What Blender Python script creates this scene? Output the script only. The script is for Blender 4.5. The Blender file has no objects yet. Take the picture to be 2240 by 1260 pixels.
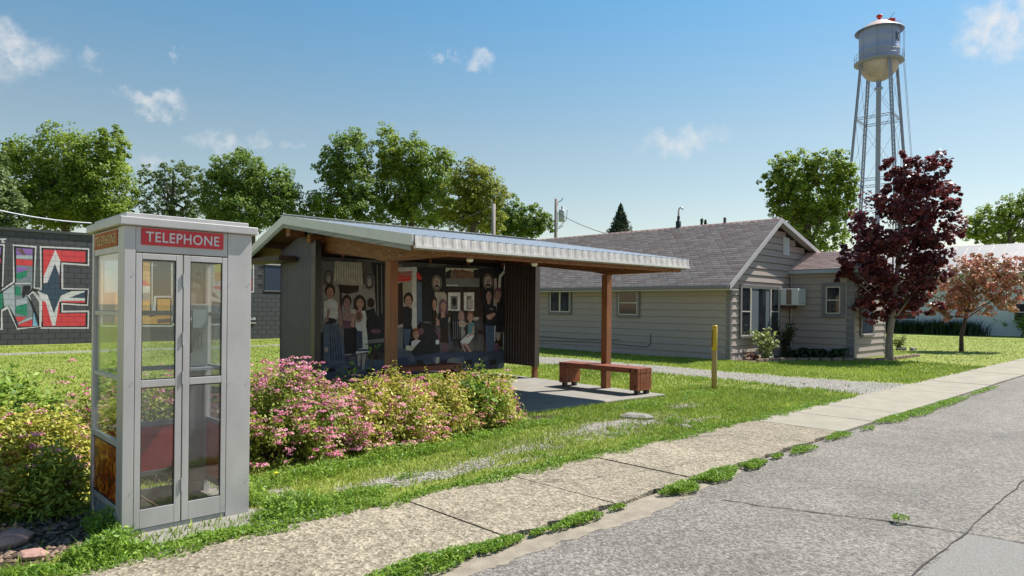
import bpy, math, random
import numpy as np
from mathutils import Vector, Matrix
random.seed(7); RNG = np.random.default_rng(7)
R = math.radians
SC = bpy.context.scene
COL = SC.collection
# ------------------------------------------------------------------ camera
CAM_H = 1.61; F = 1490.0; ROLL = 0.0105; HZ = 672.0      # focal length and horizon in units of the 2240 px photograph
cam_d = bpy.data.cameras.new("camera"); cam = bpy.data.objects.new("camera", cam_d); COL.objects.link(cam)
cam.location = (0, 0, CAM_H); cam.rotation_euler = (R(90), -ROLL, 0)
cam_d.sensor_width = 36; cam_d.lens = F / 2240 * 36; cam_d.shift_y = (HZ - 630) / 2240
cam_d.clip_start = 0.1; cam_d.clip_end = 3000
SC.camera = cam
# ------------------------------------------------------------------ light
SUN_AZ = (0.88, 0.475)       # horizontal direction towards the sun
SUN_EL = 52
def sun_vec():
    n = math.hypot(*SUN_AZ); c = math.cos(R(SUN_EL))
    return Vector((SUN_AZ[0] / n * c, SUN_AZ[1] / n * c, math.sin(R(SUN_EL))))
sd = bpy.data.lights.new("sun", 'SUN'); so = bpy.data.objects.new("sun", sd); COL.objects.link(so)
sd.energy = 4.1; sd.angle = R(0.6); sd.color = (1.0, 0.955, 0.88)
so.rotation_euler = sun_vec().to_track_quat('Z', 'Y').to_euler(); so.location = (20, 10, 60)
SKY_STRENGTH = 0.079
EXPOSURE = 1.02
SC.view_settings.view_transform = 'Standard'; SC.view_settings.look = 'None'
SC.view_settings.gamma = 1; SC.view_settings.use_curve_mapping = False
SC.view_settings.exposure = EXPOSURE

# pixel of the photograph -> direction in the world (used to read off real positions)
def ray(px, py):
    cx = (px - 1120) / F; cy = (HZ - py) / F; c, s = math.cos(ROLL), math.sin(ROLL)
    return Vector((cx * c - cy * s, 1.0, cx * s + cy * c))
def G(px, py, z=0.0):
    d = ray(px, py); t = (z - CAM_H) / d.z
    return Vector((d.x * t, d.y * t, z))
def AT(px, py, Y):
    d = ray(px, py); return Vector((d.x * Y, Y, CAM_H + d.z * Y))

w = bpy.data.worlds.new("World"); SC.world = w; w.use_nodes = True
nt = w.node_tree; nt.nodes.clear()
def N(nt, t, **k):
    n = nt.nodes.new(t)
    for a, b in k.items():
        if a == 'inp':
            for i, v in b.items(): n.inputs[i].default_value = v
        else: setattr(n, a, b)
    return n
sky = N(nt, 'ShaderNodeTexSky', sky_type='NISHITA', sun_disc=False)
sky.sun_elevation = R(SUN_EL); sky.sun_rotation = math.atan2(SUN_AZ[0], SUN_AZ[1])
sky.altitude = 300; sky.air_density = 1.0; sky.dust_density = 0.25; sky.ozone_density = 1.3
hs = N(nt, 'ShaderNodeHueSaturation', inp={'Saturation': 1.0, 'Value': 1.0, 'Hue': 0.491})
nt.links.new(sky.outputs[0], hs.inputs['Color'])
tc = N(nt, 'ShaderNodeTexCoord')
nz = N(nt, 'ShaderNodeTexNoise', inp={'Scale': 26.0, 'Detail': 8.0, 'Roughness': 0.62})
nt.links.new(tc.outputs['Generated'], nz.inputs['Vector'])
sb = N(nt, 'ShaderNodeVectorMath', operation='SUBTRACT'); sb.inputs[1].default_value = (.5, .5, .5)
nt.links.new(nz.outputs['Color'], sb.inputs[0])
sc_ = N(nt, 'ShaderNodeVectorMath', operation='SCALE', inp={'Scale': 0.085}); nt.links.new(sb.outputs[0], sc_.inputs[0])
ad = N(nt, 'ShaderNodeVectorMath', operation='ADD')
nt.links.new(tc.outputs['Generated'], ad.inputs[0]); nt.links.new(sc_.outputs[0], ad.inputs[1])
# fair-weather clouds: centre and half-size in degrees of sky
clouds = [(20,105,85,38,.7), (-80,130,90,40,.6), (340,218,62,22,.62), (475,312,60,20,.5), (560,306,30,16,.35), (210,122,30,18,.3),
          (958,124,22,12,.45), (1052,138,30,24,.55), (1000,118,20,12,.35), (1490,312,95,34,.62), (1545,300,45,24,.3), (2200,55,85,60,.85), (2290,20,110,60,.8),
          (375,105,14,10,.35), (640,318,24,10,.22), (320,348,40,16,.4), (20,190,0,0,0), (2500,200,120,50,.6), (-500,250,140,50,.6), (1800,-500,220,60,.6), (600,-420,200,70,.5)]
# the rest of the heavens gets the same kind of small clouds
acc = None
def add_cloud(dirv, half_w, half_h, dens):
    global acc
    d = dirv.normalized(); right = d.cross(Vector((0, 0, 1))).normalized(); up = right.cross(d)
    m1 = N(nt, 'ShaderNodeVectorMath', operation='DOT_PRODUCT'); m1.inputs[1].default_value = right / half_w
    m2 = N(nt, 'ShaderNodeVectorMath', operation='DOT_PRODUCT'); m2.inputs[1].default_value = up / half_h
    m3 = N(nt, 'ShaderNodeVectorMath', operation='DOT_PRODUCT'); m3.inputs[1].default_value = d
    for m in (m1, m2, m3): nt.links.new(ad.outputs[0], m.inputs[0])
    cb = N(nt, 'ShaderNodeCombineXYZ'); nt.links.new(m1.outputs['Value'], cb.inputs[0]); nt.links.new(m2.outputs['Value'], cb.inputs[1])
    ln = N(nt, 'ShaderNodeVectorMath', operation='LENGTH'); nt.links.new(cb.outputs[0], ln.inputs[0])
    mr = N(nt, 'ShaderNodeMapRange', interpolation_type='SMOOTHSTEP'); mr.inputs['From Min'].default_value = 1.15; mr.inputs['From Max'].default_value = 0.15
    mr.inputs['To Min'].default_value = 0; mr.inputs['To Max'].default_value = dens
    nt.links.new(ln.outputs['Value'], mr.inputs['Value'])
    gt = N(nt, 'ShaderNodeMath', operation='GREATER_THAN', inp={1: 0.0}); nt.links.new(m3.outputs['Value'], gt.inputs[0])
    mu = N(nt, 'ShaderNodeMath', operation='MULTIPLY'); nt.links.new(mr.outputs[0], mu.inputs[0]); nt.links.new(gt.outputs[0], mu.inputs[1])
    if acc is None: acc = mu
    else:
        mx = N(nt, 'ShaderNodeMath', operation='MAXIMUM'); nt.links.new(acc.outputs[0], mx.inputs[0]); nt.links.new(mu.outputs[0], mx.inputs[1]); acc = mx
for (px, py, rx, ry, dn) in clouds:
    if rx == 0: continue
    add_cloud(ray(px, py), rx / F / 1.05, ry / F / 0.95, dn)
for k in range(7):
    a = R(100 + 36 * k); add_cloud(Vector((math.sin(a), math.cos(a), 0.2 + 0.12 * (k % 3))), 0.09, 0.03, 0.6)
nz2 = N(nt, 'ShaderNodeTexNoise', inp={'Scale': 60.0, 'Detail': 6.0, 'Roughness': 0.6}); nt.links.new(tc.outputs['Generated'], nz2.inputs['Vector'])
mr2 = N(nt, 'ShaderNodeMapRange'); mr2.inputs['From Min'].default_value = .22; mr2.inputs['From Max'].default_value = .62; nt.links.new(nz2.outputs[0], mr2.inputs['Value'])
mm = N(nt, 'ShaderNodeMath', operation='MULTIPLY'); nt.links.new(acc.outputs[0], mm.inputs[0]); nt.links.new(mr2.outputs[0], mm.inputs[1])
mixc = N(nt, 'ShaderNodeMixRGB'); mixc.inputs['Color2'].default_value = (5.3, 5.3, 5.3, 1)
nt.links.new(mm.outputs[0], mixc.inputs['Fac'])

# the air tints the sky by height alone: greyer low down, a cleaner blue high up, all the way round
sepz = N(nt, 'ShaderNodeSeparateXYZ'); nt.links.new(tc.outputs['Generated'], sepz.inputs[0])
tr_ = N(nt, 'ShaderNodeValToRGB'); te = tr_.color_ramp.elements; te[0].position = 0.02; te[0].color = (.97, .76, .62, 1); te[1].position = .42; te[1].color = (.58, .89, .96, 1)
te.new(.24).color = (.92, .84, .73, 1); te.new(.9).color = (.66, .9, .96, 1)
nt.links.new(sepz.outputs['Z'], tr_.inputs[0])
tm_ = N(nt, 'ShaderNodeMixRGB', blend_type='MULTIPLY', inp={'Fac': 1.0}); nt.links.new(hs.outputs[0], tm_.inputs[1]); nt.links.new(tr_.outputs[0], tm_.inputs[2])
nt.links.new(tm_.outputs[0], mixc.inputs['Color1'])
bg = N(nt, 'ShaderNodeBackground', inp={'Strength': SKY_STRENGTH}); nt.links.new(mixc.outputs[0], bg.inputs[0])
wo = N(nt, 'ShaderNodeOutputWorld'); nt.links.new(bg.outputs[0], wo.inputs[0])

# ------------------------------------------------------------------ frames
UA = R(44.05)
Uv = Vector((math.cos(UA), math.sin(UA), 0)); Vv = Vector((-math.sin(UA), math.cos(UA), 0))
def UV(u, v, z=0): return Uv * u + Vv * v + Vector((0, 0, z))
def toUV(p): return p.dot(Uv), p.dot(Vv)
WA = R(40.7)
Wv = Vector((math.cos(WA), math.sin(WA), 0)); Bv = Vector((-math.sin(WA), math.cos(WA), 0))

# ------------------------------------------------------------------ materials
def mat(name, col, rough=0.7, var=0.12, scale=8.0, bump=0.0, bscale=None, metal=0.0, col2=None, spec=0.5, stretch=None, detail=6.0, coat=0.0, contrast=0.0):
    m = bpy.data.materials.new(name); m.use_nodes = True; nt = m.node_tree
    b = nt.nodes['Principled BSDF']; b.inputs['Roughness'].default_value = rough; b.inputs['Metallic'].default_value = metal
    b.inputs['Specular IOR Level'].default_value = spec
    if coat: b.inputs['Coat Weight'].default_value = coat
    tcn = N(nt, 'ShaderNodeTexCoord'); src = tcn.outputs['Object']
    if stretch:
        mp = N(nt, 'ShaderNodeMapping'); mp.inputs['Scale'].default_value = stretch; nt.links.new(src, mp.inputs[0]); src = mp.outputs[0]
    n = N(nt, 'ShaderNodeTexNoise', inp={'Scale': scale, 'Detail': detail, 'Roughness': 0.6}); nt.links.new(src, n.inputs['Vector'])
    mx = N(nt, 'ShaderNodeMixRGB'); c1 = col
    if col2 is None:
        c1 = tuple(c * (1 - var) for c in col); c2 = tuple(min(1, c * (1 + var)) for c in col)
    else: c2 = col2
    mx.inputs['Color1'].default_value = (*c1, 1); mx.inputs['Color2'].default_value = (*c2, 1)
    mr = N(nt, 'ShaderNodeMapRange'); mr.inputs['From Min'].default_value = .3 + contrast; mr.inputs['From Max'].default_value = .7 - contrast
    nt.links.new(n.outputs[0], mr.inputs['Value']); nt.links.new(mr.outputs[0], mx.inputs['Fac'])
    nt.links.new(mx.outputs[0], b.inputs['Base Color'])
    if bump:
        n2 = N(nt, 'ShaderNodeTexNoise', inp={'Scale': bscale or scale * 4, 'Detail': 4.0}); nt.links.new(src, n2.inputs['Vector'])
        bp = N(nt, 'ShaderNodeBump', inp={'Strength': 1.0, 'Distance': bump}); nt.links.new(n2.outputs[0], bp.inputs['Height'])
        nt.links.new(bp.outputs[0], b.inputs['Normal'])
    return m
def leafmat(name, a, b, trans=0.35, rough=0.5, spec=0.35):
    m = bpy.data.materials.new(name); m.use_nodes = True; nt = m.node_tree; nt.nodes.clear()
    at = N(nt, 'ShaderNodeAttribute', attribute_name='tint')
    cr = N(nt, 'ShaderNodeMixRGB'); cr.inputs['Color1'].default_value = (*a, 1); cr.inputs['Color2'].default_value = (*b, 1)
    nt.links.new(at.outputs['Fac'], cr.inputs['Fac'])
    d = N(nt, 'ShaderNodeBsdfPrincipled', inp={'Roughness': rough, 'Specular IOR Level': spec}); nt.links.new(cr.outputs[0], d.inputs['Base Color'])
    t = N(nt, 'ShaderNodeBsdfTranslucent'); nt.links.new(cr.outputs[0], t.inputs[0])
    mx = N(nt, 'ShaderNodeMixShader', inp={0: trans}); nt.links.new(d.outputs[0], mx.inputs[1]); nt.links.new(t.outputs[0], mx.inputs[2])
    o = N(nt, 'ShaderNodeOutputMaterial'); nt.links.new(mx.outputs[0], o.inputs[0])
    return m
def glassmat(name, tint=(0.95, 0.97, 0.96), refl=0.10, rough=0.02):
    m = bpy.data.materials.new(name); m.use_nodes = True; nt = m.node_tree; nt.nodes.clear()
    t = N(nt, 'ShaderNodeBsdfTransparent'); t.inputs[0].default_value = (*tint, 1)
    g = N(nt, 'ShaderNodeBsdfGlossy', inp={'Roughness': rough}); g.inputs[0].default_value = (.9, .92, .95, 1)
    lw = N(nt, 'ShaderNodeLayerWeight', inp={'Blend': 0.35})
    ma = N(nt, 'ShaderNodeMath', operation='MULTIPLY_ADD', inp={1: 0.55, 2: refl}); nt.links.new(lw.outputs['Fresnel'], ma.inputs[0])
    mx = N(nt, 'ShaderNodeMixShader'); nt.links.new(ma.outputs[0], mx.inputs[0]); nt.links.new(t.outputs[0], mx.inputs[1]); nt.links.new(g.outputs[0], mx.inputs[2])
    o = N(nt, 'ShaderNodeOutputMaterial'); nt.links.new(mx.outputs[0], o.inputs[0])
    return m

# ------------------------------------------------------------------ mesh helpers
class MB:
    def __init__(s): s.v = []; s.f = []; s.m = []
    def add(s, vs, fs, mi=0):
        o = len(s.v); s.v += [tuple(v) for v in vs]; s.f += [tuple(i + o for i in f) for f in fs]; s.m += [mi] * len(fs); return s
    def box(s, a, b, mi=0):
        (x0, y0, z0), (x1, y1, z1) = a, b
        if x0 > x1: x0, x1 = x1, x0
        if y0 > y1: y0, y1 = y1, y0
        if z0 > z1: z0, z1 = z1, z0
        return s.add([(x0,y0,z0),(x1,y0,z0),(x1,y1,z0),(x0,y1,z0),(x0,y0,z1),(x1,y0,z1),(x1,y1,z1),(x0,y1,z1)],
              [(0,3,2,1),(4,5,6,7),(0,1,5,4),(1,2,6,5),(2,3,7,6),(3,0,4,7)], mi)
    def bar(s, p, q, wd, h=None, up=(0,0,1), mi=0, w2=None):
        p, q = Vector(p), Vector(q); h = h or wd; d = (q - p).normalized(); up = Vector(up)
        if abs(d.dot(up)) > .98: up = Vector((1, 0, 0))
        r = d.cross(up).normalized(); u = r.cross(d); k = (w2 or wd) / wd; vs = []
        for c, kk in ((p, 1), (q, k)):
            for a, b in ((-1,-1),(1,-1),(1,1),(-1,1)): vs.append(c + r * (a * wd / 2 * kk) + u * (b * h / 2 * kk))
        return s.add(vs, [(0,1,2,3),(7,6,5,4),(0,4,5,1),(1,5,6,2),(2,6,7,3),(3,7,4,0)], mi)
    def tube(s, pts, rad, n=8, mi=0, cap=True):
        pts = [Vector(p) for p in pts]
        if not hasattr(rad, '__len__'): rad = [rad] * len(pts)
        vs = []; fs = []; pr = None
        for i, p in enumerate(pts):
            d = (pts[min(i + 1, len(pts) - 1)] - pts[max(i - 1, 0)]).normalized()
            if pr is None:
                a = Vector((0, 0, 1)) if abs(d.z) < .9 else Vector((1, 0, 0)); pr = d.cross(a).normalized()
            else: pr = (pr - d * pr.dot(d)).normalized()
            q = d.cross(pr)
            for k in range(n):
                t = 2 * math.pi * k / n; vs.append(p + (pr * math.cos(t) + q * math.sin(t)) * rad[i])
        for i in range(len(pts) - 1):
            for k in range(n): fs.append((i*n+k, i*n+(k+1)%n, (i+1)*n+(k+1)%n, (i+1)*n+k))
        if cap: fs.append(tuple(range(n))[::-1]); fs.append(tuple((len(pts)-1)*n+k for k in range(n)))
        return s.add(vs, fs, mi)
    def lathe(s, prof, n=24, c=(0,0,0), mi=0):
        vs = []; fs = []
        for r, z in prof:
            for k in range(n):
                t = 2 * math.pi * k / n; vs.append((c[0] + r * math.cos(t), c[1] + r * math.sin(t), c[2] + z))
        for i in range(len(prof) - 1):
            for k in range(n): fs.append((i*n+k, i*n+(k+1)%n, (i+1)*n+(k+1)%n, (i+1)*n+k))
        return s.add(vs, fs, mi)
    def prism(s, poly, ax, d0, d1, mi=0):
        # poly in the two axes other than ax
        def mk(p, d):
            l = list(p); l.insert(ax, d); return tuple(l)
        n = len(poly); vs = [mk(p, d0) for p in poly] + [mk(p, d1) for p in poly]
        fs = [tuple(range(n))[::-1], tuple(range(n, 2*n))] + [(i, (i+1)%n, n+(i+1)%n, n+i) for i in range(n)]
        return s.add(vs, fs, mi)
    def build(s, name, m, parent=None, loc=None, rz=None, bevel=0, smooth=False):
        me = bpy.data.meshes.new(name); me.from_pydata(s.v, [], s.f)
        for x in (m if isinstance(m, (list, tuple)) else [m]): me.materials.append(x)
        if isinstance(m, (list, tuple)): me.polygons.foreach_set('material_index', s.m)
        if smooth: me.polygons.foreach_set('use_smooth', [True] * len(me.polygons))
        me.update()
        o = bpy.data.objects.new(name, me); COL.objects.link(o)
        if parent: o.parent = parent
        if loc is not None: o.location = loc
        if rz is not None: o.rotation_euler.z = rz
        if bevel:
            md = o.modifiers.new('bevel', 'BEVEL'); md.width = bevel; md.segments = 2; md.limit_method = 'ANGLE'
        return o
def tag(o, label=None, cat=None, group=None, kind=None):
    if label: o['label'] = label
    if cat: o['category'] = cat
    if group: o['group'] = group
    if kind: o['kind'] = kind
    return o
def empty(name, loc, rz=0, **k):
    o = bpy.data.objects.new(name, None); COL.objects.link(o); o.location = loc; o.rotation_euler.z = rz; o.empty_display_size = .2
    return tag(o, **k)
def npmesh(name, V, Fc, m, tint=None, parent=None, mats=None, midx=None):
    V = np.asarray(V, dtype=np.float32); Fc = np.asarray(Fc, dtype=np.int32); k = Fc.shape[1]
    me = bpy.data.meshes.new(name); me.vertices.add(len(V)); me.vertices.foreach_set('co', V.ravel())
    me.loops.add(Fc.size); me.loops.foreach_set('vertex_index', Fc.ravel())
    me.polygons.add(len(Fc)); me.polygons.foreach_set('loop_start', np.arange(0, Fc.size, k, dtype=np.int32))
    me.update(calc_edges=True)
    for x in (mats or [m]): me.materials.append(x)
    if midx is not None: me.polygons.foreach_set('material_index', np.asarray(midx, dtype=np.int32))
    if tint is not None:
        a = me.attributes.new('tint', 'FLOAT', 'POINT'); a.data.foreach_set('value', np.asarray(tint, dtype=np.float32))
    o = bpy.data.objects.new(name, me); COL.objects.link(o)
    if parent: o.parent = parent
    return o
def text_mesh(body, width, height, depth=0.002, bold=0.0, spacing=1.0):
    cu = bpy.data.curves.new('t', 'FONT'); cu.body = body; cu.extrude = depth; cu.offset = bold; cu.space_character = spacing; cu.align_x = 'LEFT'
    o = bpy.data.objects.new('t', cu); COL.objects.link(o)
    dg = bpy.context.evaluated_depsgraph_get(); me = bpy.data.meshes.new_from_object(o.evaluated_get(dg))
    COL.objects.unlink(o); bpy.data.objects.remove(o)
    vs = np.array([v.co for v in me.vertices]); lo = vs.min(0); hi = vs.max(0)
    for v in me.vertices:
        v.co = ((v.co.x - lo[0]) / (hi[0]-lo[0]) * width - width/2, (v.co.y - lo[1]) / (hi[1]-lo[1]) * height - height/2, v.co.z)
    return me
def lettering(name, body, wd, ht, m, parent, mtx, bold=0.02, spacing=1.0, depth=0.002):
    me = text_mesh(body, wd, ht, depth, bold, spacing); me.materials.clear(); me.materials.append(m)
    o = bpy.data.objects.new(name, me); COL.objects.link(o); o.parent = parent; o.matrix_local = mtx; return o
# text lying in x/z plane of the parent, read from the -y side
def FRONT(x, y, z): return Matrix.Translation((x, y, z)) @ Matrix.Rotation(R(90), 4, 'X')
def fbm2(x, y, seed=0):
    r = np.zeros_like(x); rr = np.random.default_rng(seed)
    for k in range(18):
        f = 1.9 ** (k // 3) * 0.55; a = rr.uniform(0, 6.28); ph = rr.uniform(0, 6.28)
        r += np.sin((x * math.cos(a) + y * math.sin(a)) * f * 2 + ph + 1.3 * np.sin((y * math.cos(a) - x * math.sin(a)) * f * 1.3 + ph * 2)) / (1.55 ** (k // 3))
    return r / 5.0

# ------------------------------------------------------------------ ground
ROADN, WALK0, WALK1 = 3.36, 3.42, 4.67
def gravelmask(u, v):
    n = fbm2(u * 1.3, v * 2.0, 3); m = np.zeros_like(u)
    def ell(cu, cv, ru, rv, k=1.0):
        d = np.sqrt(((u - cu) / ru) ** 2 + ((v - cv) / rv) ** 2); return np.clip((1.15 - d) * 1.6 * k + n * .55, 0, 1)
    for e in ((3.9, 5.2, 1.1, .22, .7), (7.4, 5.7, 1.7, .55, .8), (6.0, 5.4, .9, .25, .5), (9.8, 6.1, .5, .2, .7), (8.6, 5.2, .7, .15, .5), (5.0, 5.0, .5, .1, .5)): m = np.maximum(m, ell(*e))
    m = m * np.clip(.72 + .75 * fbm2(u * 5.5, v * 7.5, 15), .1, 1)
    d1 = np.clip((1.15 + .25 * np.clip((7 - v) / 2, 0, 1) * 2 - np.abs(u - 15.3)) * 2.5 + n * .5, 0, 1) * (v > 4.6) * (v < 26.5)
    d2 = np.clip((0.65 - np.abs(v - 25.8)) * 2.5 + n * .5, 0, 1) * (u < 16.5)
    m = np.maximum(m, np.maximum(d1, d2)); return m
def soilmask(u, v):
    # bare mulch by the booth and under the hedges, flower bed at the house
    n = fbm2(u * 2, v * 2, 8)
    a = np.clip((1.0 - np.sqrt(((u - .5) / 1.15) ** 2 + ((v - 5.6) / .66) ** 2)) * 3 + n * .5, 0, 1)
    b = np.clip((1.0 - np.sqrt(((u - 4.6) / 3.6) ** 2 + ((v - 6.75) / .55) ** 2)) * 3 + n * .4, 0, 1)
    c = np.clip((1.0 - np.sqrt(((u + 1.0) / 2.6) ** 2 + ((v - 7.0) / .9) ** 2)) * 3 + n * .4, 0, 1)
    return np.maximum(np.maximum(a, b), c)
def grid_sheet(name, us, vs, z, m, attrs):
    uu, vv = np.meshgrid(us, vs); nu, nv = len(us), len(vs)
    X = Uv.x * uu + Vv.x * vv; Y = Uv.y * uu + Vv.y * vv; Z = z(uu, vv)
    V = np.stack([X, Y, Z], -1).reshape(-1, 3)
    i = np.arange(nu * nv).reshape(nv, nu); Fc = np.stack([i[:-1, :-1], i[:-1, 1:], i[1:, 1:], i[1:, :-1]], -1).reshape(-1, 4)
    o = npmesh(name, V, Fc, m)
    for an, fn in attrs.items():
        a = o.data.attributes.new(an, 'FLOAT', 'POINT'); a.data.foreach_set('value', fn(uu, vv).astype(np.float32).ravel())
    o.data.polygons.foreach_set('use_smooth', [True] * len(o.data.polygons))
    return o
def ground_mat():
    m = bpy.data.materials.new('lawn_soil_and_gravel'); m.use_nodes = True; nt = m.node_tree; b = nt.nodes['Principled BSDF']
    b.inputs['Roughness'].default_value = .9; b.inputs['Specular IOR Level'].default_value = .2
    tcn = N(nt, 'ShaderNodeTexCoord')
    def noise(s, d=6, r=.6):
        n = N(nt, 'ShaderNodeTexNoise', inp={'Scale': s, 'Detail': float(d), 'Roughness': r}); nt.links.new(tcn.outputs['Object'], n.inputs['Vector']); return n
    def ramp(src, cols):
        r = N(nt, 'ShaderNodeValToRGB'); els = r.color_ramp.elements
        while len(els) < len(cols): els.new(.5)
        for e, (p, c) in zip(els, cols): e.position = p; e.color = (*c, 1)
        nt.links.new(src, r.inputs[0]); return r
    g = ramp(noise(1.1, 8, .7).outputs[0], [(.30, (.15, .18, .035)), (.5, (.23, .27, .055)), (.70, (.33, .35, .09))])
    g2 = ramp(noise(60, 3, .7).outputs[0], [(.3, (.55, .55, .5)), (.7, (1.25, 1.25, 1.2))])
    gm = N(nt, 'ShaderNodeMixRGB', blend_type='MULTIPLY', inp={'Fac': 1.0}); nt.links.new(g.outputs[0], gm.inputs[1]); nt.links.new(g2.outputs[0], gm.inputs[2])
    vo = N(nt, 'ShaderNodeTexVoronoi', inp={'Scale': 38.0}); nt.links.new(tcn.outputs['Object'], vo.inputs['Vector'])
    gr = ramp(vo.outputs['Color'], [(.1, (.15, .138, .118)), (.5, (.25, .232, .20)), (.9, (.38, .36, .32))])
    so_ = ramp(noise(22, 6, .75).outputs[0], [(.35, (.035, .024, .018)), (.55, (.085, .058, .042)), (.75, (.2, .14, .10))])
    ag = N(nt, 'ShaderNodeAttribute', attribute_name='gravel'); aso = N(nt, 'ShaderNodeAttribute', attribute_name='soil')
    nn = noise(9, 5, .7)
    def sharpen(a):
        s = N(nt, 'ShaderNodeMath', operation='MULTIPLY_ADD', inp={1: 1.0, 2: 0.0}); nt.links.new(nn.outputs[0], s.inputs[0])
        s2 = N(nt, 'ShaderNodeMath', operation='ADD'); nt.links.new(a.outputs['Fac'], s2.inputs[0]); nt.links.new(s.outputs[0], s2.inputs[1])
        r = N(nt, 'ShaderNodeMapRange'); r.inputs['From Min'].default_value = .85; r.inputs['From Max'].default_value = 1.1; nt.links.new(s2.outputs[0], r.inputs['Value']); return r
    m1 = N(nt, 'ShaderNodeMixRGB'); nt.links.new(sharpen(ag).outputs[0], m1.inputs[0]); nt.links.new(gm.outputs[0], m1.inputs[1]); nt.links.new(gr.outputs[0], m1.inputs[2])
    m2 = N(nt, 'ShaderNodeMixRGB'); nt.links.new(sharpen(aso).outputs[0], m2.inputs[0]); nt.links.new(m1.outputs[0], m2.inputs[1]); nt.links.new(so_.outputs[0], m2.inputs[2])
    nt.links.new(m2.outputs[0], b.inputs['Base Color'])
    bp = N(nt, 'ShaderNodeBump', inp={'Strength': .8, 'Distance': .03}); nt.links.new(noise(45, 4).outputs[0], bp.inputs['Height']); nt.links.new(bp.outputs[0], b.inputs['Normal'])
    return m
M_ground = ground_mat()
def gz(uu, vv): return 0.012 * fbm2(uu * .8, vv * .8, 5) + 0.006
lin = np.linspace
us = np.concatenate([lin(-90, -4, 40), lin(-3.9, 12, 200), lin(12.1, 30, 120), lin(30.5, 90, 40)])
vs = np.concatenate([lin(WALK1 - .04, 9, 90), lin(9.1, 30, 110), lin(30.6, 60, 20)])
lawn = grid_sheet('lawn', us, vs, gz, M_ground, {'gravel': gravelmask, 'soil': soilmask}); tag(lawn, kind='structure')
base = MB().add([(-900, -400, -.06), (900, -400, -.06), (900, 1500, -.06), (-900, 1500, -.06)], [(0, 1, 2, 3)]).build('ground', mat('dry_field_ground', (.16, .15, .085), .95, .2, .05, col2=(.24, .20, .12))); tag(base, kind='structure')

def road_mat():
    m = bpy.data.materials.new('worn_chip_seal'); m.use_nodes = True; nt = m.node_tree; b = nt.nodes['Principled BSDF']
    b.inputs['Roughness'].default_value = .88; b.inputs['Specular IOR Level'].default_value = .3
    tcn = N(nt, 'ShaderNodeTexCoord')
    vo = N(nt, 'ShaderNodeTexVoronoi', inp={'Scale': 62.0}); nt.links.new(tcn.outputs['Object'], vo.inputs['Vector'])
    r = N(nt, 'ShaderNodeValToRGB'); e = r.color_ramp.elements; e[0].position = .05; e[0].color = (.085, .078, .072, 1); e[1].position = .95; e[1].color = (.31, .292, .268, 1)
    e.new(.5).color = (.175, .160, .143, 1)
    nt.links.new(vo.outputs['Color'], r.inputs[0])
    n = N(nt, 'ShaderNodeTexNoise', inp={'Scale': .7, 'Detail': 10.0, 'Roughness': .72}); nt.links.new(tcn.outputs['Object'], n.inputs['Vector'])
    r2 = N(nt, 'ShaderNodeValToRGB'); e = r2.color_ramp.elements; e[0].position = .3; e[0].color = (.72, .70, .69, 1); e[1].position = .68; e[1].color = (1.2, 1.17, 1.12, 1)
    nt.links.new(n.outputs[0], r2.inputs[0])
    mx = N(nt, 'ShaderNodeMixRGB', blend_type='MULTIPLY', inp={'Fac': 1.0}); nt.links.new(r.outputs[0], mx.inputs[1]); nt.links.new(r2.outputs[0], mx.inputs[2])
    nt.links.new(mx.outputs[0], b.inputs['Base Color'])
    bp = N(nt, 'ShaderNodeBump', inp={'Strength': .7, 'Distance': .006}); nt.links.new(vo.outputs['Distance'], bp.inputs['Height']); nt.links.new(bp.outputs[0], b.inputs['Normal'])
    return m
def walk_mat():
    m = bpy.data.materials.new('exposed_aggregate_concrete'); m.use_nodes = True; nt = m.node_tree; b = nt.nodes['Principled BSDF']
    b.inputs['Roughness'].default_value = .9; b.inputs['Specular IOR Level'].default_value = .3
    tcn = N(nt, 'ShaderNodeTexCoord')
    vo = N(nt, 'ShaderNodeTexVoronoi', inp={'Scale': 48.0}); nt.links.new(tcn.outputs['Object'], vo.inputs['Vector'])
    r = N(nt, 'ShaderNodeValToRGB'); e = r.color_ramp.elements; e[0].position = .05; e[0].color = (.12, .10, .075, 1); e[1].position = .97; e[1].color = (.43, .37, .285, 1)
    e.new(.45).color = (.235, .203, .152, 1)
    nt.links.new(vo.outputs['Color'], r.inputs[0])
    n = N(nt, 'ShaderNodeTexNoise', inp={'Scale': 2.2, 'Detail': 8.0, 'Roughness': .7}); nt.links.new(tcn.outputs['Object'], n.inputs['Vector'])
    r2 = N(nt, 'ShaderNodeValToRGB'); e = r2.color_ramp.elements; e[0].position = .32; e[0].color = (.8, .79, .77, 1); e[1].position = .68; e[1].color = (1.16, 1.14, 1.1, 1)
    nt.links.new(n.outputs[0], r2.inputs[0])
    oi = N(nt, 'ShaderNodeObjectInfo'); mr = N(nt, 'ShaderNodeMapRange'); mr.inputs['To Min'].default_value = .92; mr.inputs['To Max'].default_value = 1.08
    nt.links.new(oi.outputs['Random'], mr.inputs['Value'])
    mx = N(nt, 'ShaderNodeMixRGB', blend_type='MULTIPLY', inp={'Fac': 1.0}); nt.links.new(r.outputs[0], mx.inputs[1]); nt.links.new(r2.outputs[0], mx.inputs[2])
    mx2 = N(nt, 'ShaderNodeMixRGB', blend_type='MULTIPLY', inp={'Fac': 1.0}); nt.links.new(mx.outputs[0], mx2.inputs[1]); nt.links.new(mr.outputs[0], mx2.inputs[2])
    nt.links.new(mx2.outputs[0], b.inputs['Base Color'])
    bp = N(nt, 'ShaderNodeBump', inp={'Strength': .8, 'Distance': .008}); nt.links.new(vo.outputs['Distance'], bp.inputs['Height']); nt.links.new(bp.outputs[0], b.inputs['Normal'])
    return m
M_road = road_mat(); M_walk = walk_mat()
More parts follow.
